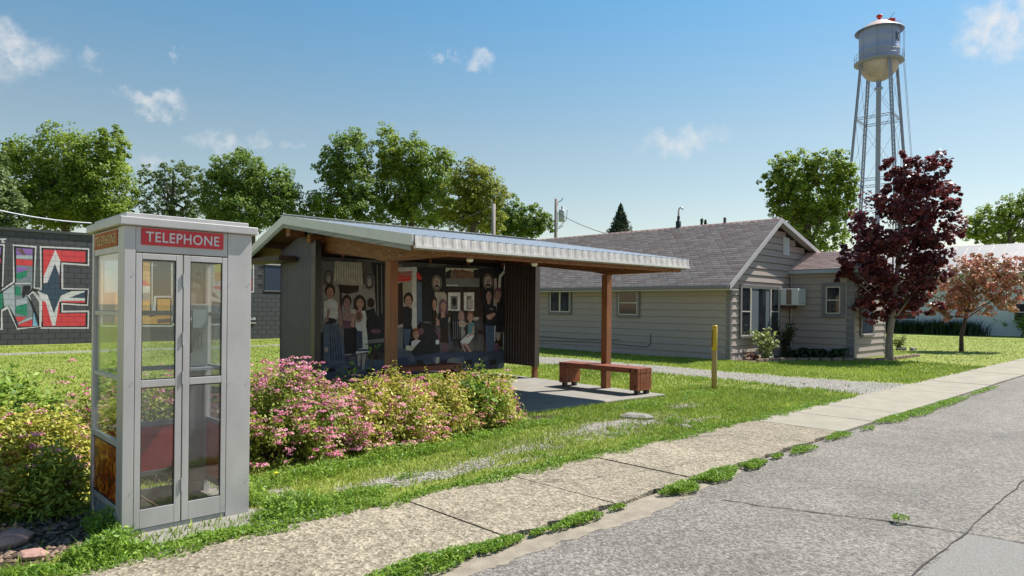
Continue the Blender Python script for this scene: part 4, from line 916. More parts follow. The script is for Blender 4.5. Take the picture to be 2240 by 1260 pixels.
# flue on the ridge
cy = HP(1484, 498, 0, XA)[0]; fl = empty('flue_pipe', (0, 0, 0)); fl.parent = house
MB().lathe([(.10, -.15), (.10, .22), (.055, .25), (.05, .42)], 12, (XA, cy, ZA)).build('flue_base', M_dark, fl, smooth=True)
MB().tube([(XA, cy, ZA + .35), (XA, cy, ZA + .62), (XA, cy - .04, ZA + .72), (XA, cy - .13, ZA + .74), (XA, cy - .19, ZA + .66)], .035, 8).build('flue_hook', M_galv, fl, smooth=True)
MB().box((XA - .04, 1.75, ZA), (XA + .04, 1.82, ZA + .2)).build('roof_vent', M_dark, house)
# satellite wire bracket: little stake tip seen against the roof
# flower bed edging
bed = empty('flower_bed', C0, UA, kind='structure')
MB().add([(.05, -.05, .028), (4.2, -.05, .028), (4.2, -2.0, .028), (4.22, -2.6, .028), (7.6, -2.9, .028), (7.6, -3.15, .028), (3.9, -2.95, .028), (1.6, -1.0, .028), (.1, -.8, .028)], [tuple(range(9))[::-1]]).build('mulch', mat('bark_mulch', (.09, .05, .035), .95, .5, 14, .02, 30, col2=(.26, .15, .10)), bed)
edge_pts = [(.1, -.82), (1.6, -1.03), (2.8, -2.0), (3.9, -2.98), (5.2, -3.1), (7.6, -3.18)]
acc_ = 0
for a, b in zip(edge_pts[:-1], edge_pts[1:]):
    a, b = Vector(a), Vector(b); n = int((b - a).length / .31)
    for k in range(n):
        p = a.lerp(b, (k + .5) / n); q = MB().box((-.145, -.05, 0), (.145, .05, .09 + random.uniform(-.01, .01))).build('edging_brick', mat('edging', (.25, .17, .14), .9, .2) if acc_ == 0 else bpy.data.materials['edging'], bed, bevel=.008)
        acc_ = 1; q.location = (p.x, p.y, .01); q.rotation_euler.z = math.atan2((b - a).y, (b - a).x) + random.uniform(-.06, .06)

# ------------------------------------------------------------------ BLOCK BUILDING WITH PAINTED LETTERS
KU, KV = 1.6, 31.06
blk = empty('block_building', UV(KU, KV), UA, label='charcoal painted concrete block building with big graffiti style letters', cat='building')
KL, KHH, KBH, KBL = 17.0, 4.26, .213, .42
def KP(px, py):
    d = ray(px, py); o = Vector((0, 0, CAM_H)) - UV(KU, KV); t = -o.dot(Vv) / d.dot(Vv); p = o + d * t; return p.dot(Uv), p.z
M_blk = mat('charcoal_masonry_paint', (.062, .062, .070), .6, .10, 4, .004, 30)
M_mort = mat('dark_joint', (.03, .03, .034), .8, .1)
MB().box((0, .012, -.1), (KL, 9, KHH - .02)).build('core_wall', M_mort, blk)
MB().box((-.1, -.06, KHH), (KL + .1, 9, KHH + .10)).build('parapet_cap', mat('dark_coping', (.055, .055, .06), .5, .1), blk)
# window and pale block part at right
wx0, wzt = KP(580, 579); wx1, wzb = KP(617, 636)
vis = [(KP(0, 600)[0] - .3, KP(204, 600)[0] + .1), (KP(545, 600)[0] - .2, KP(622, 600)[0] + .4)]
rects = []; stuff = MB(); shared = {}
for r in range(20):
    z0 = r * KBH; x = -(r % 2) * KBL / 2
    while x < KL:
        a, b = max(0, x), min(KL, x + KBL); x += KBL
        if b - a < .05: continue
        if b > wx0 and a < wx1 and z0 + KBH > wzb and z0 < wzt: continue
        g = .005; rects.append((a + g, b - g, z0 + g, z0 + KBH - g)); key = round(b - a, 2)
        isvis = any(b > v0 and a < v1 for v0, v1 in vis)
        if not isvis: stuff.box((a + g, 0, z0 + g), (b - g, .012, z0 + KBH - g)); continue
        if key not in shared:
            hw = (b - a) / 2 - g; me = MB().add([(-hw, 0.012, 0), (hw, 0.012, 0), (hw, .012, KBH - 2*g), (-hw, .012, KBH - 2*g), (-hw + .003, 0, .003), (hw - .003, 0, .003), (hw - .003, 0, KBH - 2*g - .003), (-hw + .003, 0, KBH - 2*g - .003)],
                [(4, 5, 6, 7), (0, 1, 5, 4), (1, 2, 6, 5), (2, 3, 7, 6), (3, 0, 4, 7)])
            o = me.build('block', M_blk, blk); shared[key] = o.data
        else: o = bpy.data.objects.new('block', shared[key]); COL.objects.link(o); o.parent = blk
        o.location = ((a + b) / 2, random.uniform(-.0015, .0), z0 + g)
stuff.build('blocks', M_blk, blk)['kind'] = 'stuff'
kw = empty('window', (0, 0, 0)); kw.parent = blk
MB().box((wx0, .004, wzb), (wx1, .010, wzt)).build('shutter', mat('navy_shutter', (.022, .035, .065), .5, .1), kw); MB().box((wx0 - .03, -.03, wzb - .05), (wx1 + .03, .003, wzb)).build('sill', M_trimg, kw); MB().box((wx0 - .03, -.03, wzt), (wx1 + .03, .003, wzt + .05)).build('lintel', M_trimw, kw)
def clip(poly_, r):
    a, b, c, d = r
    for ax, lim, sgn in ((0, a, 1), (0, b, -1), (1, c, 1), (1, d, -1)):
        out = []
        for i in range(len(poly_)):
            p, q = poly_[i - 1], poly_[i]; ip = (p[ax] - lim) * sgn >= 0; iq = (q[ax] - lim) * sgn >= 0
            if ip != iq: t = (lim - p[ax]) / (q[ax] - p[ax]); out.append((p[0] + (q[0]-p[0])*t, p[1] + (q[1]-p[1])*t))
            if iq: out.append(q)
        poly_ = out
        if len(poly_) < 3: return []
    return poly_
PM = {}
def paintcol(c):
    if c not in PM: PM[c] = mat('wall_paint', c, .6, .10, 6, .004, 30)
    return PM[c]
from mathutils.geometry import tessellate_polygon
def paint(name_root, shapes, o=(0, 500), s=4.5):
    """shapes painted in order onto the block faces (joints stay bare)"""
    mb = MB(); cols = []
    for li, (c, L) in enumerate(shapes):
        if c not in cols: cols.append(c)
        P = [KP(o[0] + a / s, o[1] + b / s) for a, b in L]
        tris = tessellate_polygon([[Vector((p[0], p[1], 0)) for p in P]]); y = -.0022 - li * .00035
        for t in tris:
            T3 = [P[i] for i in t]; x0, x1 = min(p[0] for p in T3), max(p[0] for p in T3); z0, z1 = min(p[1] for p in T3), max(p[1] for p in T3)
            for r in rects:
                if r[1] < x0 or r[0] > x1 or r[3] < z0 or r[2] > z1: continue
                g = .0015; q = clip(T3, (r[0] - g, r[1] + g, r[2] - g, r[3] + g))
                if q: mb.add([(p[0], y, p[1]) for p in q], [tuple(range(len(q)))], cols.index(c))
    return mb.build('painted_letter', [paintcol(c) for c in cols], name_root)
WHT, BLK, RED, PNK, NVY, GRN, PUR, GRY, LGR, BRN, ORG, SKYB, YEL = (.62, .58, .60), (.014, .013, .018), (.62, .05, .06), (.60, .52, .56), (.035, .06, .10), (.02, .22, .13), (.26, .13, .42), (.20, .22, .26), (.38, .41, .46), (.15, .08, .07), (.62, .32, .09), (.22, .42, .58), (.65, .55, .08)
paint(blk, [ # E
 (WHT, [(392, 172), (878, 195), (878, 368), (622, 350), (622, 585), (874, 592), (866, 762), (620, 748), (620, 808), (878, 806), (874, 985), (400, 985), (400, 970), (415, 960), (362, 690), (330, 618), (358, 600), (398, 600)]),
 (BLK, [(408, 188), (866, 208), (864, 352), (604, 334), (604, 598), (866, 604), (858, 748), (604, 732), (604, 826), (864, 822), (862, 970), (410, 970), (416, 700), (342, 618), (412, 606)]),
 (RED, [(426, 204), (842, 224), (840, 336), (586, 322), (586, 600), (426, 600)]),
 (RED, [(414, 706), (586, 716), (586, 836), (842, 834), (840, 958), (424, 960)]),
 (WHT, [(430, 470), (545, 206), (594, 318), (584, 458), (540, 350), (470, 530), (428, 540)]),
 (WHT, [(366, 616), (470, 650), (530, 832), (600, 660), (700, 616), (836, 614), (836, 724), (612, 716), (582, 720), (545, 955), (515, 955), (450, 724), (412, 706)]),
 (NVY, [(540, 346), (584, 462), (586, 604), (700, 620), (600, 656), (530, 834), (468, 654), (364, 614), (424, 600), (428, 540), (468, 530)]),
 (NVY, [(682, 680), (836, 622), (836, 686)]), (RED, [(610, 712), (836, 712), (836, 732), (610, 726)])])
paint(blk, [ # K
 (WHT, [(120, 156), (360, 172), (345, 580), (405, 582), (404, 600), (345, 612), (402, 715), (405, 968), (392, 968), (168, 995), (160, 975), (75, 790), (22, 818), (28, 995), (-60, 995), (-60, 610), (20, 590), (128, 520)]),
 (M_blk_c := (.062, .062, .070), [(-60, 560), (20, 575), (128, 505), (128, 160), (48, 155), (34, 590), (-60, 600)]),
 (BLK, [(134, 170), (344, 188), (330, 590), (400, 600), (348, 622), (300, 640), (385, 830), (388, 962), (170, 978), (80, 760), (10, 800), (6, 985), (-60, 985), (-60, 650), (20, 612), (146, 530)]),
 (LGR, [(30, 625), (140, 548), (150, 870), (85, 760), (40, 770)]),
 (GRY, [(160, 190), (320, 200), (318, 590), (262, 640), (320, 800), (320, 960), (180, 962), (150, 870), (148, 550), (160, 540)]),
 (PUR, [(160, 190), (320, 200), (318, 262), (160, 262)]), (BRN, [(160, 205), (215, 195), (260, 262), (230, 262)]), (LGR, [(160, 264), (320, 264), (320, 298), (160, 296)]),
 (RED, [(160, 298), (320, 310), (320, 366), (160, 360)]), (PUR, [(165, 380), (275, 382), (240, 430), (165, 432)]), (GRN, [(162, 440), (272, 410), (262, 470), (200, 500), (162, 490)]),
 (BLK, [(230, 560), (300, 560), (300, 600), (262, 640), (230, 690), (215, 640)]), (GRN, [(150, 560), (205, 580), (205, 660), (150, 655)]), (LGR, [(160, 700), (262, 680), (270, 735), (155, 765)]),
 (GRN, [(155, 768), (268, 738), (268, 860), (155, 832)]), (RED, [(148, 868), (262, 870), (182, 930)]), (RED, [(182, 945), (318, 892), (316, 962), (182, 964)]), (LGR, [(180, 925), (318, 866), (318, 888), (182, 942)]),
 (SKYB, [(330, 820), (372, 960), (322, 962)]), (WHT, [(272, 660), (325, 614), (402, 715), (402, 966), (388, 962), (384, 820)]), ((.09, .09, .098), [(288, 660), (322, 632), (386, 722), (388, 900)]), ((.09, .09, .098), [(356, 360), (392, 360), (388, 570), (346, 570)]), (WHT, [(148, 536), (300, 534), (300, 546), (148, 548)])])
paint(blk, [(WHT, [(0, 152), (48, 156), (30, 590), (0, 600)]), (BLK, [(0, 166), (32, 170), (18, 610), (0, 620)]), (PUR, [(0, 180), (12, 182), (6, 260), (0, 260)]), (RED, [(0, 290), (8, 292), (6, 340), (0, 340)]), (GRN, [(0, 640), (26, 632), (26, 770), (0, 800)])])
paint(blk, [(WHT, [(-30, 98), (60, 98), (62, 108), (38, 112), (30, 128), (50, 124), (48, 138), (20, 142), (10, 126), (20, 110), (-30, 110)])])
# L, L, E, Y continue behind the booth (zoom coordinates 3.5, origin (0,440))
paint(blk, [(WHT, [(770, 430), (1170, 458), (1168, 860), (1180, 725), (1322, 725), (1322, 962), (770, 962)]), (BLK, [(785, 445), (1160, 470), (1160, 880), (1192, 860), (1196, 738), (1312, 738), (1312, 950), (785, 950)]),
 (SKYB, [(800, 455), (1060, 462), (1060, 700), (800, 700)]), (ORG, [(1000, 458), (1148, 466), (1148, 890), (1205, 872), (1205, 750), (1302, 750), (1302, 940), (880, 940), (880, 700), (1000, 700)]), (WHT, [(1062, 650), (1148, 648), (1148, 700), (1062, 700)]), (RED, [(1060, 645), (1100, 600), (1150, 642), (1150, 650)]), (GRY, [(1062, 700), (1145, 700), (1145, 760), (1062, 760)]), (BRN, [(1205, 905), (1300, 895), (1302, 930), (1205, 935)])], (0, 440), 3.5)
paint(blk, [(WHT, [(1310, 460), (1530, 470), (1530, 720), (1600, 720), (1720, 760), (1720, 950), (1310, 950)]), (BLK, [(1322, 474), (1518, 484), (1518, 740), (1700, 780), (1700, 938), (1322, 938)]), (NVY, [(1332, 490), (1506, 496), (1506, 750), (1690, 800), (1690, 928), (1332, 928)]),
 (WHT, [(1625, 465), (1740, 465), (1740, 700), (1900, 690), (1900, 950), (1740, 800), (1625, 690)]), (YEL, [(1640, 475), (1730, 475), (1730, 540), (1640, 550)]), (ORG, [(1640, 550), (1730, 540), (1730, 610), (1640, 610)]), (PNK, [(1640, 610), (1730, 610), (1730, 690), (1640, 680)]), (RED, [(1640, 650), (1720, 650), (1720, 680), (1640, 670)])], (0, 440), 3.5)
paint(blk, [(WHT, [(1850, 440), (1945, 445), (1945, 700), (1850, 690)]), (BLK, [(1860, 445), (1936, 450), (1936, 690), (1860, 685)]), (YEL, [(1865, 450), (1926, 455), (1926, 520), (1865, 515)]), (GRN, [(1865, 520), (1926, 524), (1926, 580), (1865, 570)]), (RED, [(1865, 585), (1926, 588), (1926, 680), (1865, 676)])], (0, 440), 3.5)
sx, sz = KP(549, 697); MB().box((sx - .22, -.02, sz - .09), (sx + .26, -.004, sz + .09)).build('name_plate', M_dark, blk)
lettering('lettering', 'HUB', .36, .13, M_wht, blk, FRONT(sx + .03, -.022, sz), .02); MB().box((sx - .15, -.1, sz - .22), (sx + .2, -.004, sz - .18)).build('shelf', M_trimw, blk)

# ------------------------------------------------------------------ WATER TOWER
WY = 103.0; wc = G(1921, 700); wx = ray(1921, 300).x * WY; tb = Vector((wx, WY, 0))
tw_ = empty('water_tower', tb, 0, label='old white water tower with conical roof and red vents on lattice legs', cat='water tower')
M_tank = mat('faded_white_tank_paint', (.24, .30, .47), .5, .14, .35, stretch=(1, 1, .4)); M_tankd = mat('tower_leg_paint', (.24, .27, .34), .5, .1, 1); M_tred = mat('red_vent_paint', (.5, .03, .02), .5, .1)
def hz(py): return AT(1921, py, WY).z
zt_, zb_ = hz(66), hz(137); TR = 2.75
M_troof = mat('pinkish_tank_roof', (.60, .42, .38), .5, .15, .5)
MB().lathe([(TR, zb_), (TR, zb_ + (zt_ - zb_) * .33), (TR + .02, zb_ + (zt_ - zb_) * .335), (TR + .02, zb_ + (zt_ - zb_) * .345), (TR, zb_ + (zt_ - zb_) * .35), (TR, zb_ + (zt_ - zb_) * .67), (TR + .02, zb_ + (zt_ - zb_) * .675), (TR, zb_ + (zt_ - zb_) * .69), (TR, zt_)], 48).build('tank', M_tank, tw_, smooth=True)
for k in range(8): a = k * math.pi / 4 + .2; MB().bar(((TR + .01) * math.cos(a), (TR + .01) * math.sin(a), zb_), ((TR + .01) * math.cos(a), (TR + .01) * math.sin(a), zt_), .05, .02).build('seam', M_tankd, tw_)
MB().lathe([(TR + .62, zt_ - .28), (TR + .60, zt_ - .22), (TR, zt_ + .1), (1.2, zt_ + 1.15), (.25, zt_ + 1.5), (0, zt_ + 1.5)], 40).build('roof', M_troof, tw_, smooth=True)
MB().lathe([(TR + .61, zt_ - .285), (TR, zt_ + .02)], 40).build('roof_soffit', M_tank, tw_)
bowl = [(TR * math.cos(t), zb_ - (zb_ - hz(178)) * math.sin(t)) for t in [math.pi / 2 * k / 8 for k in range(9)]]
MB().lathe(bowl, 16).build('bowl', mat('bowl_panels', (.42, .37, .33), .5, .25, .6, metal=.1), tw_)
MB().lathe([(TR, zb_ + .02), (TR + .62, zb_ + .02), (TR + .66, zb_ + .04), (TR + .66, zb_ - .12), (TR + .6, zb_ - .12), (TR, zb_ - .3)], 40).build('walkway', M_tankd, tw_)
rl = empty('railing', (0, 0, 0)); rl.parent = tw_
for k in range(20): a = k * math.pi / 10; MB().bar(((TR + .62) * math.cos(a), (TR + .62) * math.sin(a), zb_), ((TR + .62) * math.cos(a), (TR + .62) * math.sin(a), zb_ + 1.15), .035).build('baluster', M_tankd, rl)
for h in (.58, 1.15): MB().tube([((TR + .62) * math.cos(k * math.pi / 20), (TR + .62) * math.sin(k * math.pi / 20), zb_ + h) for k in range(41)], .025, 5).build('handrail', M_tankd, rl)
MB().lathe([(0, zt_ + 2.3), (.42, zt_ + 2.25), (.42, zt_ + 1.95), (.2, zt_ + 1.85), (.2, zt_ + 1.4)], 14).build('vent', M_tred, tw_, smooth=True)
MB().box((.9, -1.3, zt_ + .9), (1.7, -.6, zt_ + 1.35)).build('hatch', M_tred, tw_, bevel=.03); MB().tube([(1.0, -.9, zt_ + 1.3), (1.75, -.9, zt_ + 2.3)], .03, 5).build('antenna', M_dark, tw_); MB().tube([(.3, -.4, zt_ + 1.6), (2.6, -1.5, zt_ + .75)], .035, 5).build('roof_rail', M_tred, tw_)
MB().lathe([(.34, 0), (.34, hz(196)), (.58, hz(195)), (.58, hz(192)), (.34, hz(191)), (.38, hz(176))], 14).build('riser_pipe', M_tank, tw_, smooth=True)
legs = []; zl = zb_ + .1; la0 = math.radians(2)
for k in range(4):
    a = la0 + k * math.pi / 2; tp = Vector((math.cos(a) * TR, math.sin(a) * TR, zl)); bt = Vector((math.cos(a) * 6.2, math.sin(a) * 6.2, 0)); legs.append((bt, tp))
    mb = MB(); side = Vector((-math.sin(a), math.cos(a), 0)); nsg = 60
    for sgn in (-1, 1): mb.bar(bt + side * .17 * sgn, tp + side * .17 * sgn, .10, .22)
    for i in range(nsg):
        p = bt.lerp(tp, i / nsg); q = bt.lerp(tp, (i + 1) / nsg); s1 = 1 if i % 2 else -1; mb.bar(p + side * .15 * s1, q - side * .15 * s1, .06, .04)
    mb.build('leg', M_tankd, tw_)
levels = [hz(262) , hz(398), 0.6]
fr_ = [z / zl for z in levels]
for li, f_ in enumerate(fr_[:2]):
    for k in range(4):
        p = legs[k][0].lerp(legs[k][1], f_); q = legs[(k + 1) % 4][0].lerp(legs[(k + 1) % 4][1], f_); mb = MB()
        for dz in (-.18, .18): mb.bar(p + Vector((0, 0, dz)), q + Vector((0, 0, dz)), .07)
        for i in range(14): s1 = .16 if i % 2 else -.16; mb.bar(p.lerp(q, i / 14) + Vector((0, 0, s1)), p.lerp(q, (i + 1) / 14) - Vector((0, 0, s1)), .045)
        mb.build('strut', M_tankd, tw_)
fr2 = [0.02, fr_[1], fr_[0], .96]
for lo, hi in zip(fr2[:-1], fr2[1:]):
    for k in range(4):
        a, b = legs[k], legs[(k + 1) % 4]
        MB().tube([a[0].lerp(a[1], lo), b[0].lerp(b[1], hi)], .022, 4).build('tie_rod', M_tankd, tw_); MB().tube([b[0].lerp(b[1], lo), a[0].lerp(a[1], hi)], .022, 4).build('tie_rod', M_tankd, tw_)
ld = empty('ladder', (0, 0, 0)); ld.parent = tw_; la = math.radians(-10); dl = Vector((math.cos(la), math.sin(la), 0)); b0, b1 = dl * 6.4, dl * (TR + .75) + Vector((0, 0, zt_)); sd_ = Vector((-math.sin(la), math.cos(la), 0)) * .22
b1 = dl * (TR + .72) + Vector((0, 0, zt_ - .2)); bm = dl * (TR + .75) + Vector((0, 0, zb_)); 
for s in (-1, 1): MB().tube([b0 + sd_ * s + Vector((0, 0, 3)), bm + sd_ * s, b1 + sd_ * s], .03, 4).build('rail', M_tankd, ld)
mbr = MB()
for i in range(90): p = (b0 + Vector((0, 0, 3))).lerp(bm, i / 90); mbr.bar(p - sd_, p + sd_, .03)
mbr.build('rungs', M_tankd, ld)['kind'] = 'stuff'
ka = math.radians(-57); kme = lettering('lettering', 'K', .95, 1.25, M_dark, tw_, Matrix.Translation(((TR + .03) * math.cos(ka), (TR + .03) * math.sin(ka), hz(92))) @ Matrix.Rotation(ka + R(90), 4, 'Z') @ Matrix.Rotation(R(90), 4, 'X'), .02, 1, .01)

# ------------------------------------------------------------------ WHITE BUILDING AT RIGHT
WB = Vector((31.6, 48.0, 0)) + Vv * 6.5
whb = empty('white_building', WB, UA - R(90), label='long white sided building with pale metal roof beyond the lawn', cat='building')
# local x = -Vv direction (towards right/near), local y = Uv (away)
M_wside = mat('white_clapboard_paint', (.60, .62, .64), .6, .05, 2, stretch=(1, 1, 8)); M_mroof = mat('pale_metal_roof', (.40, .37, .355), .45, .06, 1, metal=.2)
MB().box((0, .03, -.1), (24, 9, 4.35)).build('core_wall', M_wside, whb)
for k in range(20): MB().add([(0, -.0, k * .22), (24, -.0, k * .22), (24, .022, k * .22 + .22), (0, .022, k * .22 + .22), (0, .03, k * .22), (24, .03, k * .22)], [(0, 1, 2, 3), (4, 5, 1, 0)]).build('clapboard', M_wside, whb)
MB().prism([(-.5, 4.2), (4.5, 6.5), (9.5, 4.2), (9.5, 4.3), (4.5, 6.62), (-.5, 4.3)], 0, -.4, 24.4).build('roof', M_mroof, whb)
for k in range(32): MB().prism([(-.5, 4.3), (4.5, 6.62), (4.5, 6.67), (-.5, 4.35)], 0, -.4 + k * .8, -.36 + k * .8).build('roof_seam', M_mroof, whb)
for x in (10.3,): MB().tube([(x, 2.6, 5.5), (x, 2.6, 6.35)], .1, 8).build('roof_vent', M_galv, whb)
for x in (2.3, 9.5, 13.5):
    wn = empty('window', (0, 0, 0)); wn.parent = whb
    MB().box((x, -.05, .95), (x + 1.5, -.004, 2.3)).build('frame', M_wht, wn); MB().box((x + .12, -.06, 1.07), (x + 1.38, -.051, 2.18)).build('pane', M_wglass, wn); MB().box((x + .12, -.07, 1.6), (x + 1.38, -.061, 1.66)).build('sash', M_wht, wn)
MB().tube([(5.4, -.12, 0), (5.4, -.12, 4.2)], .06, 6).build('downpipe', M_galv, whb)

# ------------------------------------------------------------------ utility poles and wires
def wire(name, a, b, sag, label, r=.018):
    a, b = Vector(a), Vector(b); pts = [a.lerp(b, k / 16) - Vector((0, 0, sag * 4 * (k / 16) * (1 - k / 16))) for k in range(17)]
    o = MB().tube([p - a for p in pts], r, 4).build(name, M_galv if 'white' in label or 'pale' in label else M_cable); o.location = a; tag(o, label, 'wire'); return o
M_pole = mat('silvered_pole_wood', (.27, .24, .21), .85, .2, 5, stretch=(4, 4, .3))
pY = 46; pb = AT(1214, 700, pY); pb.z = 0; pt = AT(1214, 435, pY).z
p1 = empty('utility_pole', pb, 0, label='utility pole carrying a grey transformer above the house roof', cat='utility pole', group='utility poles behind the shelter')
MB().tube([(0, 0, 0), (0, 0, pt)], [.16, .11], 10).build('shaft', M_pole, p1, smooth=True)
MB().tube([(0, 0, pt - .25), (.3, 0, pt - .15), (.45, 0, pt + .05)], .03, 5).build('insulator_arm', M_cable, p1)
tf = MB().lathe([(0, 0), (.2, 0), (.22, .05), (.22, .72), (.18, .8), (0, .82)], 14, (.38, -.1, pt - 1.55)).build('transformer', mat('grey_transformer', (.40, .42, .44), .5, .06), p1, smooth=True)
MB().tube([(.38, -.1, pt - .75), (.38, -.1, pt - .5)], .04, 6).build('bushing', M_dark, tf); MB().tube([(.38, -.1, pt - .5), (.75, 0, pt - .7), (.7, 0, pt - 1.4), (.2, 0, pt - 1.9)], .02, 5).build('lead_wire', M_dark, tf)
MB().tube([(0, 0, pt - 2.1), (.5, 0, pt - 1.8)], .025, 5).build('bracket', M_cable, p1)
pY2 = 40; pb2 = AT(1077, 700, pY2); pb2.z = 0; pt2 = AT(1077, 446, pY2).z
p2 = empty('utility_pole', pb2, 0, label='bare grey utility pole rising behind the shelter roof', cat='utility pole', group='utility poles behind the shelter')
MB().tube([(0, 0, 0), (0, 0, pt2)], [.16, .12], 10).build('shaft', M_pole, p2, smooth=True); MB().tube([(-.1, 0, pt2 - .2), (-.25, 0, pt2 - .2)], .05, 6).build('insulator', M_trimw, p2)
wire('overhead_wire', AT(1075, 453, pY2), AT(880, 505, 48), .3, 'thin overhead wire running left from the bare utility pole')
wire('overhead_wire', AT(1214, 462, pY), AT(1330, 512, 40), .15, 'thin wire dropping right from the transformer pole')
wire('overhead_wire', AT(-60, 446, 30), AT(200, 488, 34), .15, 'pale sagging cable above the block building roof', .03)

# ------------------------------------------------------------------ TREES
M_lf1 = leafmat('sunny_maple_leaf', (.09, .16, .022), (.38, .48, .06), .45)
M_lf2 = leafmat('mid_green_leaf', (.07, .14, .024), (.31, .42, .07), .45)
M_lf3 = leafmat('bluish_green_leaf', (.07, .12, .04), (.28, .36, .12), .4)
M_lfy = leafmat('yellow_green_leaf', (.10, .15, .02), (.43, .45, .06), .45)
M_lfp = leafmat('burgundy_maple_leaf', (.032, .018, .018), (.30, .07, .075), .4, .35)
M_lfr = leafmat('copper_pink_leaf', (.20, .18, .05), (.72, .27, .22), .35)
M_con = leafmat('conifer_needles', (.018, .04, .018), (.07, .10, .04), .2)
TR_ = [
 ('broad sunlit tree at far left above the block building', 44, [(60, 400, 62, 95), (150, 350, 80, 78), (215, 400, 72, 92), (120, 440, 95, 60), (20, 340, 30, 40), (240, 320, 38, 48), (200, 460, 80, 50)], 30000, .21, M_lf1, 11, .14),
 ('dark leaning tree cut by the left edge of the photo', 40, [(-30, 400, 50, 70), (-10, 460, 60, 50)], 9000, .2, M_lf3, 12, .16),
 ('thin airy tree right of the broad one', 50, [(330, 395, 34, 36), (385, 390, 50, 44), (425, 420, 34, 60), (350, 450, 60, 38), (400, 475, 50, 30)], 9500, .17, M_lf3, 13, .10),
 ('dense tree behind the booth roof with a rounded top', 48, [(520, 380, 62, 56), (585, 410, 64, 52), (480, 430, 44, 64), (550, 460, 90, 48), (625, 450, 34, 48)], 22000, .20, M_lf2, 14, .14),
 ('tall narrow tree above the shelter ridge', 50, [(765, 335, 52, 56), (725, 370, 34, 48), (775, 400, 52, 48), (740, 450, 70, 40), (690, 462, 42, 34), (800, 450, 40, 44)], 20000, .19, M_lf2, 15, .13),
 ('tallest tree with a forked top behind the shelter', 52, [(850, 330, 28, 62), (890, 345, 50, 52), (940, 380, 58, 60), (870, 410, 62, 60), (930, 450, 72, 50), (855, 470, 40, 40), (965, 350, 24, 30)], 27000, .20, M_lf1, 16, .13),
 ('rounded olive tree left of the bare utility pole', 47, [(1035, 400, 55, 52), (1060, 430, 50, 58), (1000, 445, 42, 55), (1050, 480, 60, 36)], 14000, .19, M_lfy, 17, .15),
 ('low spreading tree between the two utility poles', 52, [(1120, 470, 34, 44), (1160, 480, 40, 34), (1190, 490, 30, 24), (1090, 490, 40, 30), (1140, 500, 60, 24)], 9500, .19, M_lf2, 18, .14),
 ('bushy green tree behind the grey house gable', 36, [(1740, 370, 54, 42), (1810, 370, 56, 40), (1700, 400, 34, 36), (1780, 430, 82, 60), (1840, 420, 34, 60), (1790, 500, 72, 56), (1720, 450, 40, 40)], 22000, .16, M_lf1, 19, .13),
 ('leafy tree beyond the white building at far right', 66, [(2180, 480, 50, 34), (2230, 460, 52, 36), (2290, 450, 60, 50), (2140, 505, 30, 20), (2220, 510, 90, 24)], 16000, .24, M_lf1, 21, .13)]
for (lab, Y, L, n, lf, m, sd, cl) in TR_:
    bl = pxblobs(Y, L, .9); bx = sum(b[0][0] for b in bl) / len(bl); by = sum(b[0][1] for b in bl) / len(bl)
    tree('deciduous_tree', lab, bl, Vector((bx, by, 0)), .28, int(n * 1.6), lf * .84, m, group='trees along the skyline', seed=sd, clump=cl, per=30, limbs=12)
# purple maple in the front lawn
b0 = G(1945, 788); Y = b0.y
purple = pxblobs(Y, [(1965, 370, 32, 42), (2020, 385, 52, 52), (1990, 440, 92, 58), (1950, 500, 92, 62), (2040, 500, 52, 60), (1890, 570, 62, 50), (1970, 590, 98, 62), (2030, 590, 42, 50), (1940, 660, 72, 40), (2075, 440, 24, 32), (1850, 600, 26, 34), (2000, 670, 55, 30)], 1.0)
tree('maple_tree', 'dark burgundy maple tree in front of the grey house', purple, b0, .11, 23000, .125, M_lfp, seed=31, clump=.15, per=34, limbs=14, bark=M_bark_pale, aspect=.85)
b1_ = G(2103, 769); copper = pxblobs(b1_.y, [(2110, 600, 52, 42), (2170, 600, 55, 50), (2205, 640, 46, 40), (2090, 650, 52, 36), (2140, 660, 60, 34), (2220, 590, 40, 34), (2070, 680, 36, 20), (2150, 570, 30, 22)], 1.0)
tree('maple_tree', 'small copper and pink leaved tree beside the sidewalk at right', copper, b1_, .075, 11000, .11, M_lfr, seed=32, clump=.16, per=26, limbs=14, bark=M_dkwood)
# conifers
def conifer(px, py_top, py_base, Y, halfw, label, seed, n=11000):
    rng = np.random.default_rng(seed); top = AT(px, py_top, Y); b = Vector((top.x, Y, 0)); H = top.z; root = empty('conifer_tree', b, 0, label=label, cat='tree', group='conifers beyond the grey house roof')
    rb = halfw / F * Y * 3.1; h = rng.random(n) ** .8; z = H * (1 - h * .9); lev = np.round(h * 26) / 26 + rng.normal(0, .008, n); a = rng.uniform(0, 6.28, n); rad = rb * lev * (.35 + .65 * rng.random(n) ** .5) * (1 + .18 * np.sin(a * 5 + lev * 40))
    P = np.stack([np.cos(a) * rad, np.sin(a) * rad, z - rad * .22], 1); V, Fq = leaves(P, .34, rng, .1, .35, np.stack([np.cos(a), np.sin(a), -.2 * np.ones(n)], 1)); npmesh('crown', V, Fq, M_con, np.repeat(rng.random(n), 4), root)
    MB().tube([(0, 0, 0), (0, 0, H * .97)], [.25, .03], 7).build('trunk', M_bark, root)
conifer(1358, 447, 505, 62, 38, 'dark pointed conifer above the middle of the house roof', 41)
conifer(1535, 478, 500, 70, 8, 'tiny left hand conifer tip over the house ridge', 42, 3000)
conifer(1543, 480, 500, 72, 7, 'tiny right hand conifer tip over the house ridge', 43, 3000)

